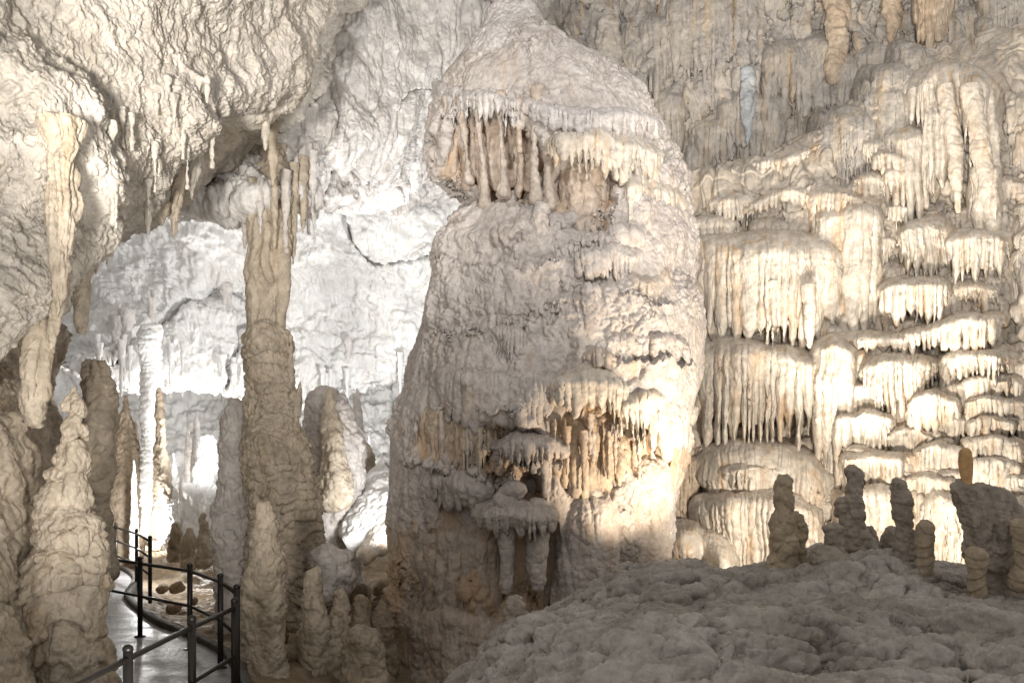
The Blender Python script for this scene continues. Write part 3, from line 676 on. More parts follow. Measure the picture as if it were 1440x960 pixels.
for k, prof in enumerate([[(690, 690, 730), (720, 694, 728), (760, 700, 724), (800, 704, 720), (826, 705, 718), (834, 709, 714)],
                          [(700, 738, 776), (730, 744, 772), (770, 742, 772), (800, 742, 768), (822, 746, 766), (831, 751, 761)],
                          [(676, 702, 740), (690, 700, 742), (704, 704, 738)],
                          [(640, 760, 772), (670, 762, 770), (700, 763, 768)]]):
    d = float(GS(715, 760))-.35
    grids_obj('hanging_club' if k < 2 else 'knob', [(column_grid(prof, d, 1.0, LFine, 70+k), True)], M['giant'], groot)
gpart('lower_drapery', [(560, 750, 850), (610, 742, 880), (660, 745, 880), (700, 755, 860)], .05, .35, 16, 50, 20, 'gdrape', 21)
gpart('lower_drapery', [(546, 850, 1010), (600, 846, 1020), (650, 850, 1020), (710, 870, 1010)], .08, .4, 20, 30, 30, 'gdrape', 22)
for k, (prof, mt) in enumerate([([(690, 812, 850), (705, 800, 864), (740, 790, 868), (800, 780, 868), (880, 772, 866), (960, 770, 866)], 'giant'),
                          ([(640, 880, 940), (690, 872, 944), (740, 870, 940), (810, 868, 940), (900, 866, 938)], 'gdrape'),
                          ([(560, 940, 965), (620, 930, 972), (680, 915, 955), (720, 900, 940)], 'cream')]):
    d = float(GS((prof[1][1]+prof[1][2])/2, 720))+.1
    grids_obj('buttress', [(column_grid(prof, d, .9, [[('fbm', .06, .5, 2), ('flute', .05, (.2, .2, 1.2), 2)], [('billow', .02, .08, 2)]], 75+k), True)], M[mt], groot)

# ================================================================ LEFT HALF: COLUMN, STALAGMITES, STALACTITES
croot = empty('cave_column', tuple(float(v) for v in conv(385, 900, 13.2)), 'tall tan column joining floor and ceiling left of the giant', 'column')
croot_l = croot
for k, (x_, y0_, y1_, w_, d_) in enumerate([(344, 285, 350, 6, 15.2), (354, 300, 372, 5, 14.9), (402, 290, 372, 6, 14.9), (414, 280, 350, 5, 15.2), (333, 278, 322, 5, 15.4), (426, 270, 330, 6, 15.4), (440, 262, 306, 5, 15.6), (320, 280, 310, 4, 15.5), (366, 300, 340, 4, 14.7), (386, 298, 350, 4, 14.65)]):
    grids_obj('hanging_drip', [(column_grid([(y0_-50, x_-w_*1.3, x_+w_*1.3), (y0_, x_-w_, x_+w_), ((y0_+y1_)/2, x_-w_*.6, x_+w_*.6), (y1_, x_-.8, x_+.8)], d_+.0, 1, LFine, 320+k, ends=(0, 1)), True)], M['tan' if k % 2 else 'pink'], croot)
LCol = [[('fbm', .035, .5, 2), ('flute', .045, (.12, .12, 1.6), 1)], [('billow', .012, .06, 2)]]
grids_obj('neck', [(column_grid([(205, 362, 404), (240, 356, 404), (275, 351, 404), (305, 349, 404), (335, 351, 402), (370, 348, 402), (400, 346, 398), (440, 350, 392), (470, 350, 392)], [16.6, 15.9, 15.4, 15.1, 15.0, 15.0, 15.0, 15.0, 15.0], .9, LCol, 31, ends=(0, 0)), True), (column_grid([(300, 386, 412), (340, 389, 407), (400, 390, 406), (462, 386, 398)], [15.2, 15.0, 14.9, 14.9], 1, LCol, 35, ends=(0, 0)), True)], M['tan'], croot)
grids_obj('shaft', [(column_grid([(455, 350, 392), (462, 343, 402), (480, 342, 412), (540, 345, 412), (575, 346, 422), (620, 344, 432), (690, 346, 448), (760, 352, 456), (800, 350, 462), (900, 340, 470), (1000, 330, 480)], 14.9, .9,
          [[('fbm', .10, .8, 2), ('terrace', .05, .20)], [('billow', .05, .2, 2), ('flute', .02, (.1, .1, .4), 2)], [('billow', .015, .06, 2)]], 32), True)], M['tan'], croot)
grids_obj('side_spike', [(column_grid([(470, 408, 411), (500, 405, 412), (560, 398, 414), (590, 398, 414)], 14.8, 1, LFine, 33), True)], M['tan'], croot)
grids_obj('side_spike', [(column_grid([(535, 421, 425), (560, 414, 424), (590, 404, 424)], 14.8, 1, LFine, 34), True)], M['tan'], croot)
def stalactite(prof, d, mat, label, seed, group='stalactites under the left ceiling', cat='stalactite', layers=None):
    return stal('stalactite', prof, d, M[mat], label, cat, group, layers=layers or [[('fbm', .03, .35, 2), ('flute', .03, (.09, .09, .9), 2)], [('billow', .008, .05, 1)]], seed=seed, ends=(0, 1))
LF2 = [[('fbm', .07, .6, 2), ('flute', .07, (.12, .12, 1.3), 2)], [('billow', .012, .06, 2)]]
stalactite([(170, 60, 122), (215, 68, 112), (300, 70, 102), (380, 72, 96), (430, 75, 86), (446, 78, 82)], 8.2, 'tan', 'thickest pale stalactite hanging at the left under the near ceiling', 101, layers=LF2)
stalactite([(300, 48, 84), (380, 46, 78), (480, 40, 68), (540, 34, 60), (575, 36, 56), (600, 42, 54)], 8.7, 'tan', 'long leaning stalactite that reaches the left rock wall', 102, layers=LF2)
stalactite([(380, 78, 98), (430, 74, 90), (470, 70, 80), (490, 72, 76)], 8.5, 'tan', 'short stalactite tucked against the thickest one', 103)
stalactite([(345, 104, 132), (390, 106, 126), (440, 107, 122), (470, 112, 118)], 9.8, 'tan', 'blunt stalactite hanging over the white back wall right of the thickest one', 104)
stalactite([(315, 130, 146), (350, 131, 140), (386, 134, 136)], 10.6, 'tan', 'slim short stalactite next to the blunt one', 105)
stalactite([(300, 142, 158), (340, 145, 154), (372, 149, 151)], 10.9, 'tan', 'slim pointed stalactite in the notch of the ceiling edge', 106)
stalactite([(215, 246, 268), (250, 246, 258), (290, 241, 252), (336, 243, 245)], 11.6, 'tan', 'lone sharp stalactite at the right end of the near ceiling edge', 107)
stalactite([(180, 270, 300), (215, 268, 284), (255, 262, 276), (280, 268, 270)], 12.2, 'tan2', 'stubby pale stalactite above the lone sharp one', 108)
stalactite([(285, 208, 240), (300, 216, 236), (318, 228, 230)], 11.4, 'tan', 'tiny wedge stalactite left of the lone sharp one', 109)
for k, (x, y0, y1, w, d, lab) in enumerate([
        (383, 190, 262, 14, 16.4, 'brown ribbed stalactite on the mauve ceiling, leftmost of the upper pair'),
        (434, 182, 330, 15, 16.2, 'long grey stalactite right of the column neck'),
        (412, 300, 376, 10, 15.2, 'thin stalactite touching the right side of the column neck'),
        (402, 300, 352, 12, 15, 'short tan stalactite just right of the column top'),
        (214, 445, 475, 8, 24, 'tiny stalactite on the back vault above the far columns'),
        (163, 470, 520, 12, 23, 'left of two far brown stalactites over the spiked stalagmite'),
        (178, 462, 525, 14, 23, 'right of two far brown stalactites over the spiked stalagmite'),
        (489, 500, 548, 6, 27, 'thread thin stalactite on the edge of the white vault'),
        (318, 425, 500, 12, 26, 'faint tapering drip on the white back wall left of the column')]):
    dd_ = SD(x, y0-6) or d; d = dd_+.05 if k not in (2, 3) else d
    stalactite([(y0-26, x-w*.8, x+w*.8), (y0, x-w*.5, x+w*.5), ((y0+y1)/2, x-w*.36, x+w*.36), (y1, x-.8, x+.8)], d, 'pale' if k not in (0, 2, 3) else 'tan', lab, 120+k, group='stalactites over the back chamber')

stal('stalagmite', [(542, 98, 108), (560, 92, 116), (590, 94, 114), (620, 87, 115), (660, 69, 119), (700, 61, 125), (720, 59, 131), (745, 61, 137), (790, 55, 139), (812, 43, 139), (850, 33, 135), (890, 31, 131), (920, 37, 139), (960, 41, 153), (1040, 37, 165), (1120, 31, 173)],
     9.0, M['tan'], 'large tan stalagmite in the left foreground beside the walkway, bulging at its base', layers=[[('fbm', .10, .8, 2), ('terrace', .07, .30)], [('billow', .045, .22, 2), ('flute', .02, (.08, .08, .3), 2)], [('billow', .010, .05, 2)]], seed=40, ratio=.9)
spk = stal('stalagmite', [(528, 120, 148), (540, 116, 156), (575, 118, 158), (620, 120, 154), (680, 116, 154), (740, 112, 156), (820, 108, 160)], 11.4, M['tan'], 'stalagmite with three dark spikes on top behind the large foreground one', seed=41,
     extra=[([(505, 122, 125), (520, 119, 128), (545, 118, 132)], 11.4), ([(505, 131, 134), (520, 129, 138), (545, 126, 142)], 11.3), ([(508, 139, 142), (522, 137, 146), (550, 134, 150)], 11.4)])
stal('stalagmite', [(556, 176, 179), (580, 171, 183), (600, 162, 190), (640, 155, 194), (700, 152, 196), (750, 150, 198), (800, 148, 200)], 21.8, M['brown'], 'dark brown pointed stalagmite just left of the pale banded column', seed=42)
stal('cave_column', [(455, 196, 226), (520, 200, 222), (560, 200, 221), (640, 197, 220), (700, 196, 220), (760, 192, 224)], 22, M['white'], 'pale banded slender column far back above the railing', 'column', seed=43, layers=LBand)
stal('stalagmite', [(545, 220, 224), (570, 218, 228), (640, 219, 232), (700, 220, 240), (760, 216, 246)], 21, M['brown'], 'thin dark pole like stalagmite right of the pale banded column', seed=44)
stal('stalagmite', [(588, 227, 229), (620, 227, 231), (660, 226, 236), (760, 222, 246)], 20.5, M['tan'], 'needle thin tan stalagmite beside the dark pole like one', seed=45)
for k, (a, lab) in enumerate([
        ([(698, 234, 242), (706, 229, 248), (730, 227, 252), (770, 226, 256)], 'lit white rounded stalagmite, front left of the bright cluster'),
        ([(678, 256, 266), (692, 252, 276), (720, 252, 280), (770, 250, 282)], 'lit white stalagmite with a flat round top in the middle of the bright cluster'),
        ([(640, 282, 290), (660, 272, 302), (700, 268, 310), (740, 270, 312), (790, 268, 314)], 'widest glowing stalagmite at the back of the bright cluster'),
        ([(636, 243, 245), (670, 242, 247), (720, 240, 250), (760, 238, 252)], 'needle shaped white stalagmite rising behind the bright cluster'),
        ([(612, 284, 300), (640, 280, 304), (680, 278, 308), (760, 274, 312)], 'tall pale ribbed stalagmite behind the widest glowing one')]):
    stal('stalagmite', a, 20.5+k*.35, M['white'], lab, group='brightly lit stalagmites at the back of the path', seed=130+k, layers=LBand if k == 4 else LB)
for k, (a, m, d, lab) in enumerate([
        ([(735, 244, 250), (745, 240, 254), (790, 236, 258)], 'tan', 18.5, 'low tan stump in front of the bright cluster'),
        ([(742, 262, 268), (760, 258, 270), (800, 256, 274)], 'tan', 18.2, 'small pointed stump right of the low tan stump'),
        ([(720, 282, 288), (735, 278, 294), (800, 272, 302)], 'tan', 17.5, 'stocky tan stump at the foot of the glowing stalagmite')]):
    stal('stalagmite', a, d, M[m], lab, seed=140+k)
stal('stalagmite', [(560, 322, 340), (590, 314, 348), (640, 310, 352), (690, 302, 350), (750, 300, 350), (800, 306, 350), (900, 300, 360)], 15.2, M['pink'], 'grey weathered pillar close behind the left side of the tall column', seed=46, ratio=.8)
stal('stalagmite', [(706, 368, 374), (722, 362, 380), (760, 356, 392), (800, 346, 400), (850, 342, 400), (900, 340, 396), (960, 336, 400), (1060, 330, 410)], 11.6, M['tan'], 'cone shaped tan stalagmite in front of the base of the tall column', seed=47,
     layers=[[('fbm', .07, .6, 2), ('billow', .05, .25, 2)], [('billow', .015, .06, 2)]])
crw = random.Random(21)
for k in range(54):
    x = crw.uniform(140, 345) if k < 36 else crw.uniform(432, 545); d = crw.uniform(21, 30); w0 = crw.uniform(3, 10); top = crw.uniform(570, 700)
    stal('stalagmite', [(top, x-1.2, x+1.2), (top+20, x-w0*.5, x+w0*.45), (top+70, x-w0*.8, x+w0*.8), (790, x-w0*1.3, x+w0*1.3)], d, M[crw.choice(['white', 'pale', 'pink', 'tan', 'tan2'])], 'slender pale stalagmite in the crowd at the back of the cave', group='slender stalagmites at the back of the cave', seed=400+k, layers=LFine)
for k in range(26):
    x = crw.uniform(135, 620); y = np.interp(x, [130, 260, 400, 560, 640], [500, 512, 560, 525, 505])+crw.uniform(-14, 4); dd = SD(x, y, 8)
    if dd is None: continue
    w0 = crw.uniform(3, 6)
    stal('stalactite', [(y-20, x-w0, x+w0), (y+8, x-w0*.5, x+w0*.5), (y+crw.uniform(25, 60), x-.6, x+.6)], min(dd, 30)-.1, M['white'], 'thin pale stalactite hanging along the lower rim of the white back vault', group='thin stalactites on the rim of the back vault', cat='stalactite', seed=440+k, layers=LFine, ends=(0, 1))
for k in range(30):
    x = crw.uniform(150, 470); y = crw.uniform(120, 300); dd = SD(x, y, 6)
    if dd is None or dd > 20 or (330 < x < 430 and y > 200): continue
    w0 = crw.uniform(3, 7)
    stal('stalactite', [(y-16, x-w0, x+w0), (y+8, x-w0*.6, x+w0*.6), (y+crw.uniform(20, 55), x-.8, x+.8)], dd-.05, M['tan2' if dd < 14 else 'pale'], 'small stalactite among many scattered over the left ceiling', group='small stalactites on the left ceiling', cat='stalactite', seed=480+k, layers=LFine, ends=(0, 1))
# rock and stumps between the column and the giant
stal('rock_mass', [(545, 440, 470), (570, 425, 492), (620, 425, 512), (680, 430, 508), (740, 430, 500), (800, 430, 510), (860, 420, 520)], 17.5, M['pink'], 'grey sloping rock mass right of the tall column', 'rock', seed=150, ratio=.7)
stal('stalagmite', [(545, 500, 504), (565, 497, 507), (620, 496, 509), (680, 490, 515), (740, 480, 520)], 19.5, M['pink'], 'slim pale stalagmite standing before the dark niche', seed=151)
stal('stalagmite', [(622, 514, 520), (640, 511, 524), (680, 508, 528), (720, 500, 532)], 19, M['tan'], 'narrow tan stalagmite left of the white tilted slab', seed=152)
stal('stalagmite', [(545, 462, 466), (580, 456, 474), (640, 452, 486), (720, 446, 500)], 16.8, M['tan'], 'broad grey tan cone near the top of the sloping rock mass', seed=153)
for k, (a, m, d, lab) in enumerate([
        ([(800, 432, 446), (812, 428, 452), (860, 424, 460), (960, 415, 470), (1040, 410, 475)], 'tan', 12.3, 'tan stump at the lower right foot of the tall column'),
        ([(828, 470, 484), (840, 466, 488), (880, 462, 494), (960, 455, 505), (1040, 450, 510)], 'tan', 12.4, 'rounded stump midway between column and giant'),
        ([(836, 500, 514), (848, 497, 520), (880, 494, 526), (960, 488, 530), (1040, 480, 540)], 'brown', 12.8, 'dark stump right of the rounded middle stump'),
        ([(838, 534, 542), (850, 528, 547), (890, 524, 552), (960, 520, 556), (1040, 515, 560)], 'brown', 12.8, 'small brown stump touching the foot of the giant'),
        ([(880, 496, 520), (892, 488, 530), (920, 484, 536), (980, 480, 540)], 'tan', 11.8, 'low pale boulder at the bottom in front of the stumps'),
        ([(764, 440, 482), (780, 432, 496), (810, 430, 500), (850, 425, 502)], 'pink', 14.5, 'smooth boulder above the stumps beside the dark hollow')]):
    stal('stalagmite' if k < 4 else 'boulder', a, d, M[m], lab, 'stalagmite' if k < 4 else 'boulder', seed=160+k)
def slab(name, pts, d0, d1, th, mat, label, seed):
    """tilted slab: outline corners (px,py) lower-left, upper-left, upper-right, lower-right"""
    (a, b, c, e) = pts
    cage = [[(a[0], a[1], d0), ((a[0]+e[0])/2, (a[1]+e[1])/2, d0), (e[0], e[1], d0)],
            [((a[0]+b[0])/2, (a[1]+b[1])/2, (d0+d1)/2), ((a[0]+c[0])/2, (a[1]+c[1])/2, (d0+d1)/2-.1), ((e[0]+c[0])/2, (e[1]+c[1])/2, (d0+d1)/2)],
            [(b[0], b[1], d1), ((b[0]+c[0])/2, (b[1]+c[1])/2, d1), (c[0], c[1], d1)]]
    C = np.array(cage, float); W = conv(C[..., 0], C[..., 1], C[..., 2])
    P = np.moveaxis(catmull(catmull(W, 70, 0), 60, 1), 0, 1)
    n = gnorm(P, False); s = -1 if n[..., 1].mean() > 0 else 1
    top = P+n*s*th/2; bot = P-n*s*th/2
    G = np.concatenate([bot[::-1], top, bot[-1:]], 0)
    G = displace(G, False, [[('fbm', .08, .6, 2), ('billow', .06, .25, 2)], [('billow', .015, .07, 2)]], seed, None, 1)
    # close ends
    e0 = .5*(G[:, :1]+G[::-1][:, :1][:G.shape[0]]); e1 = .5*(G[:, -1:]+G[::-1][:, -1:])
    G = np.concatenate([e0, G, e1], 1)
    return tag(grids_obj(name, [(G, False)], mat), label, 'rock')
slab('fallen_slab', [(488, 768), (492, 728), (548, 640), (560, 730)], 16.6, 18.5, .35, M['white'], 'brilliant white tilted slab lit from below between column and giant', 170)
slab('fallen_slab', [(508, 792), (514, 776), (552, 728), (560, 760)], 15.6, 16.8, .2, M['cream'], 'thin cream slab leaning beneath the brilliant white one', 171)

# ================================================================ FOREGROUND MOUND
MC = [
    [(560, 1500, 2.7), (680, 1480, 2.7), (760, 1450, 2.7), (900, 1420, 2.7), (1050, 1400, 2.7), (1200, 1380, 2.7), (1350, 1370, 2.7), (1500, 1360, 2.7), (1900, 1360, 2.7)],
    [(600, 1180, 4.2), (690, 1130, 4), (790, 1080, 4), (920, 1060, 4), (1060, 1040, 4), (1200, 1030, 4), (1350, 1020, 4), (1500, 1010, 4), (1900, 1000, 4)],
    [(620, 1040, 6), (700, 985, 5.6), (790, 935, 5.4), (910, 913, 5.4), (1060, 898, 5.4), (1200, 888, 5.4), (1350, 906, 5.4), (1500, 906, 5.4), (1900, 906, 5.4)],
    [(640, 985, 7.6), (705, 925, 7.2), (780, 880, 7), (900, 840, 6.8), (1060, 848, 6.8), (1200, 829, 6.8), (1350, 864, 6.8), (1500, 856, 6.8), (1900, 856, 6.8)],
    [(660, 962, 9), (720, 893, 8.7), (780, 857, 8.5), (880, 808, 8.2), (1050, 811, 8.2), (1200, 786, 8.2), (1350, 820, 8.2), (1500, 816, 8.2), (1900, 816, 8.2)],
    [(672, 972, 9.8), (732, 900, 9.4), (790, 866, 9.3), (880, 816, 9.2), (1050, 812, 9.2), (1200, 789, 9.2), (1350, 806, 9.2), (1500, 798, 9.2), (1900, 796, 9.2)],
    [(690, 1030, 10.4), (750, 960, 10.2), (810, 910, 10.2), (890, 868, 10.2), (1050, 864, 10.2), (1200, 859, 10.2), (1350, 842, 10.2), (1500, 816, 10.2), (1900, 806, 10.2)],
    [(700, 1010, 12), (760, 980, 12), (820, 960, 12), (900, 928, 12), (1050, 929, 12), (1200, 924, 12), (1350, 932, 12), (1500, 906, 12), (1900, 906, 12)],
]
sheet('rock_mound', MC, 1100, 760, [[('fbm', .15, 1.1, 2)], [('pillow', .075, (.9, .42, .30), 1), ('crack', .05, 1.2, 1)], [('pillow', .045, (.36, .18, .11), 1)], [('pillow', .02, .09, 2), ('fbm', .008, .04, 2)]], M['mound'], 71, up=True).__setitem__('kind', 'structure')
LS = [[('fbm', .035, .3, 2), ('terrace', .012, .13), ('billow', .02, .16, 2)], [('billow', .018, .08, 2)]]
LStub = [[('fbm', .03, .3, 2), ('terrace', .015, .10)], [('billow', .006, .04, 2)]]
stal('stalagmite', [(668, 1094, 1108), (675, 1091, 1112), (700, 1089, 1113), (730, 1087, 1117), (745, 1084, 1119), (775, 1082, 1121), (810, 1080, 1122), (850, 1076, 1128)], 8.1, M['stub'], 'ochre grey tapering stalagmite, leftmost on the foreground mound', seed=180, layers=LS,
     extra=[([(718, 1112, 1124), (740, 1112, 1130), (780, 1110, 1134), (820, 1106, 1136)], 8.3)])
stal('stalagmite', [(652, 1190, 1212), (660, 1187, 1214), (672, 1190, 1214), (700, 1187, 1213), (735, 1184, 1214), (750, 1180, 1222), (775, 1178, 1230), (800, 1172, 1240)], 8.4, M['greyg'], 'tallest knobbly grey stalagmite on the mound, with a flat lumpy top', seed=181, layers=LS,
     extra=[([(698, 1176, 1190), (712, 1174, 1192), (735, 1176, 1196), (760, 1180, 1200)], 8.4), ([(740, 1212, 1226), (755, 1212, 1232), (785, 1208, 1236)], 8.45)])
stal('stalagmite', [(733, 1164, 1184), (740, 1159, 1188), (752, 1160, 1188), (765, 1162, 1186), (790, 1158, 1190)], 7.9, M['greyg'], 'short mushroom shaped stump left of the tallest grey stalagmite', seed=182, layers=LS,
     extra=[([(766, 1142, 1168), (774, 1139, 1176), (792, 1136, 1200), (810, 1134, 1205)], 7.8)])
stal('stalagmite', [(673, 1259, 1269), (680, 1256, 1273), (705, 1257, 1277), (728, 1258, 1282), (750, 1260, 1286), (790, 1256, 1292), (820, 1252, 1296)], 8.0, M['greyg'], 'rounded finger like grey stalagmite joined to the ochre barrel stump', seed=183, layers=LS)
stal('stalagmite', [(740, 1246, 1258), (748, 1243, 1262), (762, 1240, 1264), (790, 1236, 1268)], 8.5, M['greyg'], 'little dark knob behind the rounded finger like stalagmite', seed=184, layers=LS)
stal('stalagmite', [(730, 1291, 1308), (735, 1287, 1312), (750, 1286, 1314), (780, 1288, 1313), (806, 1287, 1312), (830, 1284, 1316)], 7.7, M['stub'], 'ochre barrel stump with a rounded top near the middle of the mound', seed=185, layers=LStub)
br = stal('leaning_boulder', [(672, 1336, 1350), (678, 1334, 1392), (690, 1336, 1408), (705, 1342, 1420), (725, 1350, 1427), (750, 1358, 1428), (775, 1362, 1428), (800, 1366, 1430), (830, 1372, 1434), (870, 1372, 1440), (930, 1366, 1450)], 7.4, M['greyg'], 'top heavy grey boulder leaning out at the right edge of the mound', 'boulder',
     seed=186, ratio=.5, layers=[[('fbm', .07, .5, 2), ('warp', .035, (.25, .25, .35), 2)], [('billow', .014, .06, 2)]])
stal('stalagmite', [(629, 1354, 1362), (634, 1349, 1365), (650, 1348, 1367), (665, 1350, 1368), (676, 1352, 1367), (690, 1352, 1368)], 7.4, M['amber'], 'small amber stub perched on top of the leaning boulder', seed=187, layers=[[('fbm', .008, .15, 2)]])
stal('stalagmite', [(770, 1361, 1391), (790, 1361, 1391), (815, 1361, 1388), (835, 1365, 1386), (848, 1369, 1382), (856, 1372, 1378)], 7.12, M['stub'], 'yellowish drip hanging down the front of the leaning boulder', seed=188, layers=LStub)
stal('stalagmite', [(730, 1426, 1440), (740, 1422, 1446), (770, 1424, 1450), (800, 1424, 1452), (830, 1420, 1456)], 7.1, M['stub'], 'pale yellow stump cut by the right frame edge', seed=189, layers=LStub)
stal('stalagmite', [(838, 718, 726), (846, 712, 733), (860, 710, 738), (885, 706, 744), (915, 702, 752), (960, 700, 760)], 9.6, M['greyg'], 'small knobbly stalagmite where the mound meets the giant', seed=190, layers=LS)
stal('boulder', [(908, 690, 700), (925, 672, 702), (945, 656, 703), (975, 640, 706), (1020, 620, 712)], 7.9, M['greyg'], 'pointed pale rock at the lower left tip of the mound', 'boulder', seed=191, layers=LFine, ratio=.6)
stal('stone', [(797, 866, 880), (801, 862, 886), (806, 860, 888), (811, 864, 884)], 8.3, M['greyg'], 'flat loose stone on the left crest of the mound', 'stone', seed=192, layers=LFine)
stal('stone', [(797, 976, 988), (800, 972, 994), (804, 971, 996), (808, 976, 990)], 8.2, M['greyg'], 'flat loose stone on the crest below the beehive dome', 'stone', seed=193, layers=LFine)

proto = stal('stone', [(0, 0, 1), (0, 0, 1)], 5, M['floor'], 'x') if False else None
def rock_mesh(seed):
    th = np.linspace(0, 2*math.pi, 28, endpoint=False); ph = np.linspace(.02, math.pi-.02, 18)
    P = np.stack([np.stack([np.cos(t)*np.sin(ph), np.sin(t)*np.sin(ph)*.8, np.cos(ph)*.6], -1) for t in th], 0)
    q = P.reshape(-1, 3); P = P*(1+.45*noise(q+seed*3, 1.0, 'fbm', 3, seed).reshape(P.shape[:2]))[..., None]
    o = grids_obj('stone', [(P, True)], M['floor']); return o
prs = [rock_mesh(200+i) for i in range(4)]; first = set()
rr = random.Random(11)
for i in range(46):
    px = rr.uniform(215, 545); d = rr.uniform(11.2, 19); x = (px-HX)/F*d
    if PATHDIST(np.array([x]), np.array([d]))[0] < .6: continue
    b = prs[i % 4]; o = b if i % 4 not in first else b.copy()
    if o is not b: COL.objects.link(o)
    first.add(i % 4)
    h = max(-.2, min(1, (x+3.2-(d-10)*.08)/2.2))*-.85*min(1, max(0, (d-9.5)/2.5))*min(1, max(0, (22-d)/8)); s_ = rr.uniform(.1, .34)
    o.location = (x, d, h-.22+s_*.3); o.scale = (s_, s_*rr.uniform(.7, 1), s_*rr.uniform(1, 1.5)); o.rotation_euler = (rr.uniform(-.3, .3), rr.uniform(-.3, .3), rr.uniform(0, 6))
    tag(o, 'rough brown stone lying in the rubble between the walkway and the giant', 'stone', 'loose stones on the cave floor')
# ================================================================ RAILINGS
def tube(p, r, n=12, caps=True):
    p = np.array(p, float); t = np.gradient(p, axis=0); t /= np.linalg.norm(t, axis=1, keepdims=True)
    up = np.array([0, 0, 1.0]) if abs(t[0, 2]) < .8 else np.array([1.0, 0, 0])
    a = np.cross(t, up); a /= np.linalg.norm(a, axis=1, keepdims=True); b = np.cross(t, a)
    th = np.linspace(0, 2*math.pi, n, endpoint=False)
    G = p[None]+r*(np.cos(th)[:, None, None]*a[None]+np.sin(th)[:, None, None]*b[None])
    return np.concatenate([np.repeat(p[:1][None], n, 0), G, np.repeat(p[-1:][None], n, 0)], 1)
def ball(c, r, n=14):
    th = np.linspace(0, 2*math.pi, n, endpoint=False); ph = np.linspace(0, math.pi, 9)
    return np.stack([np.stack([c[0]+r*np.cos(t)*np.sin(ph), c[1]+r*np.sin(t)*np.sin(ph), c[2]+r*np.cos(ph)*.8], -1) for t in th], 0)
def railing(label, posts, top=1.17, mids=(.6,), r=.038, ends=None, rail_r=.025):
    P0 = [conv(p[0], HY, p[1]) for p in posts]
    base = [float(P0[0][0]), float(P0[0][1]), 0.0]
    root = empty('railing', base, label, 'railing', 'black railings along the walkway')
    xy = [(float(p[0]), float(p[1])) for p in P0]
    for i, (x, y) in enumerate(xy):
        if ends and not ends[i]: continue
        o = grids_obj('post', [(tube([(x, y, -.1), (x, y, .5), (x, y, top+.02)], r), True)], M['metal'], root)
        grids_obj('base_plate', [(tube([(x, y, -.02), (x, y, .016)], r*2.2), True)], M['metal'], o)
        c = grids_obj('post_cap', [(ball((x, y, top+.03), r*1.12), True)], M['metal'], o)
    grids_obj('top_rail', [(tube([(x, y, top-.05) for x, y in xy], rail_r), True)], M['metal'], root)
    for m in mids:
        grids_obj('middle_rail', [(tube([(x, y, m) for x, y in xy], rail_r*.9), True)], M['metal'], root)
railing('nearest black railing running diagonally in from the bottom left corner', [(-60, 5.0), (104, 5.9), (180, 6.75), (270, 8.05), (330, 9.1)], ends=[1, 0, 1, 1, 1])
railing('black railing curving round the outer edge of the walkway behind the nearest one', [(60, 14.6), (140, 13.9), (197, 13.1), (267, 12.2), (310, 11.1), (333, 10.1)], ends=[1, 0, 1, 1, 1, 1], mids=(.62,))
railing('distant black railing far down the walkway in front of the dark brown stalagmite', [(90, 21.5), (163, 20.4), (192, 18.6), (211, 16.8)], mids=(.8, .45))
# low floor lamp that glares beside the far railing (bulb is lit)
# ================================================================ LIGHTS
def lamp(name, kind, px, py, d, energy, color, size=.15, tgt=None, ang=None, blend=.6):
    l = bpy.data.lights.new(name, kind); l.energy = energy; l.color = color
    if kind in ('POINT', 'SPOT'): l.shadow_soft_size = size
    if kind == 'AREA': l.shape = 'DISK'; l.size = size
    o = bpy.data.objects.new(name, l); COL.objects.link(o); p = conv(px, py, d); o.location = [float(v) for v in p]
    if tgt is not None:
        import mathutils
        q = mathutils.Vector([float(v) for v in conv(*tgt)])
        o.rotation_euler = (q-o.location).to_track_quat('-Z', 'Y').to_euler()
    if ang: l.spot_size = math.radians(ang); l.spot_blend = blend
    return o
COOL = (1.0, .995, .985); WARM = (1.0, .90, .76); NEUT = (1.0, .95, .88)
lamp('back_flood_light', 'SPOT', 690, 660, 22.0, 2100, COOL, .3, (470, 330, 28), 130)
lamp('back_flood_light', 'SPOT', 300, 640, 19.0, 620, COOL, .3, (330, 350, 27), 130)
lamp('chamber_light', 'SPOT', 640, 430, 17.3, 520, COOL, .2, (555, -60, 18.0), 120)
lamp('chamber_light', 'SPOT', 548, 745, 15.2, 260, COOL, .2, (520, 650, 19), 90)
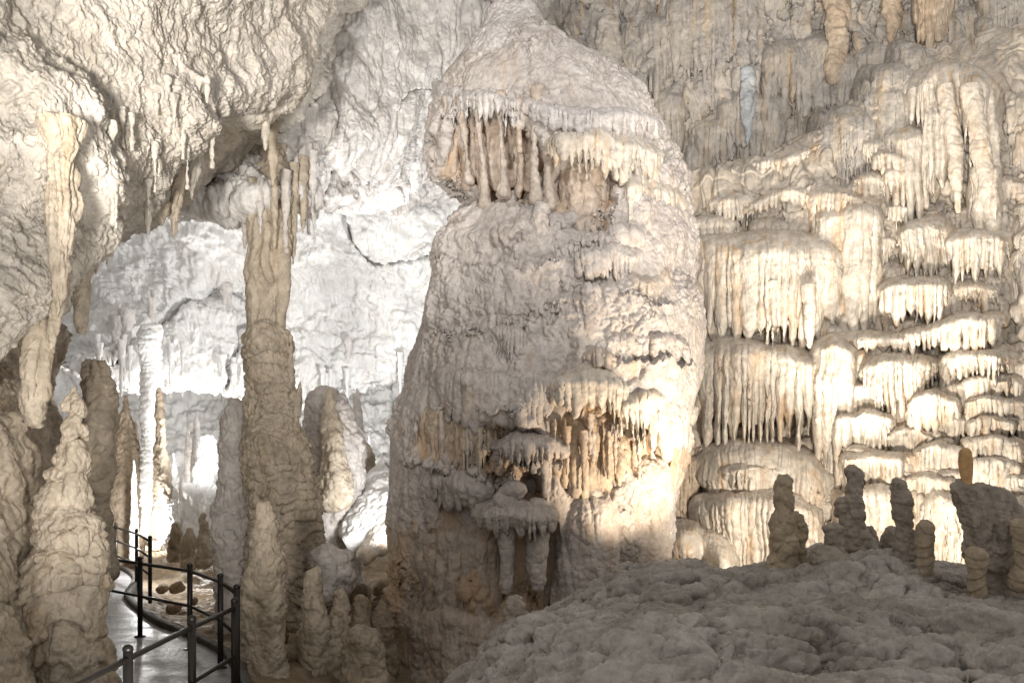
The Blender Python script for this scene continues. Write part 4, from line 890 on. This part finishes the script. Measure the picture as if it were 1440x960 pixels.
lamp('far_wall_fill_light', 'POINT', 300, 720, 27.0, 1400, COOL, .3)  # added fill between vault and far wall to brighten the wall
lamp('path_light', 'POINT', 205, 738, 20.0, 200, COOL, .1)
lamp('wall_flood_light', 'SPOT', 1235, 800, 10.1, 1250, WARM, .12, (1180, 400, 16.5), 130)
lamp('wall_flood_light', 'SPOT', 1150, 830, 12.0, 1800, WARM, .12, (1300, 120, 16.5), 60)
lamp('wall_flood_light', 'SPOT', 1020, 800, 11.2, 430, (1.0, .80, .58), .1, (850, 590, 13.2), 75)
lamp('front_fill_light', 'SPOT', 1470, -1240, 4.0, 1650, (1, .975, .95), .4, (720, 200, 13.5), 62, 1.0)  # added fill high up for the giant's front, an unseen source
lamp('front_fill_light', 'SPOT', -600, 100, 2.5, 5200, NEUT, .5, (470, 130, 16), 44, 1.0)  # fill added from left of the camera to lift the second ceiling mass
lamp('front_fill_light', 'SPOT', 1900, -300, 2.0, 5600, NEUT, .5, (1260, 60, 17), 58, 1.0)  # added fill from the camera's right for the upper wall and its gaps
lamp('front_fill_light', 'SPOT', -500, 450, 3.0, 1300, NEUT, .4, (330, 620, 13), 40, 1.0)  # soft fill added at camera left to lift the column and left rocks
lamp('ceiling_flood_light', 'SPOT', 230, 1250, 5.0, 720, NEUT, .3, (220, 0, 11), 95)

w = bpy.data.worlds.new('World'); S.world = w; w.use_nodes = True
bg = w.node_tree.nodes['Background']; bg.inputs[0].default_value = (1.0, .95, .90, 1); bg.inputs[1].default_value = .42

cam = bpy.data.cameras.new('camera'); co = bpy.data.objects.new('camera', cam); COL.objects.link(co)
co.location = (0, 0, CZ); co.rotation_euler = (math.radians(90), 0, 0)
cam.sensor_width = 36; cam.lens = 30; cam.shift_y = (HY-480)/1440; cam.clip_end = 200
S.camera = co
S.view_settings.view_transform = 'Standard'; S.view_settings.look = 'None'; S.view_settings.exposure = 0.33; S.view_settings.gamma = 1
S.render.resolution_x = 1024; S.render.resolution_y = 682
print('verts', sum(len(m.vertices) for m in bpy.data.meshes))
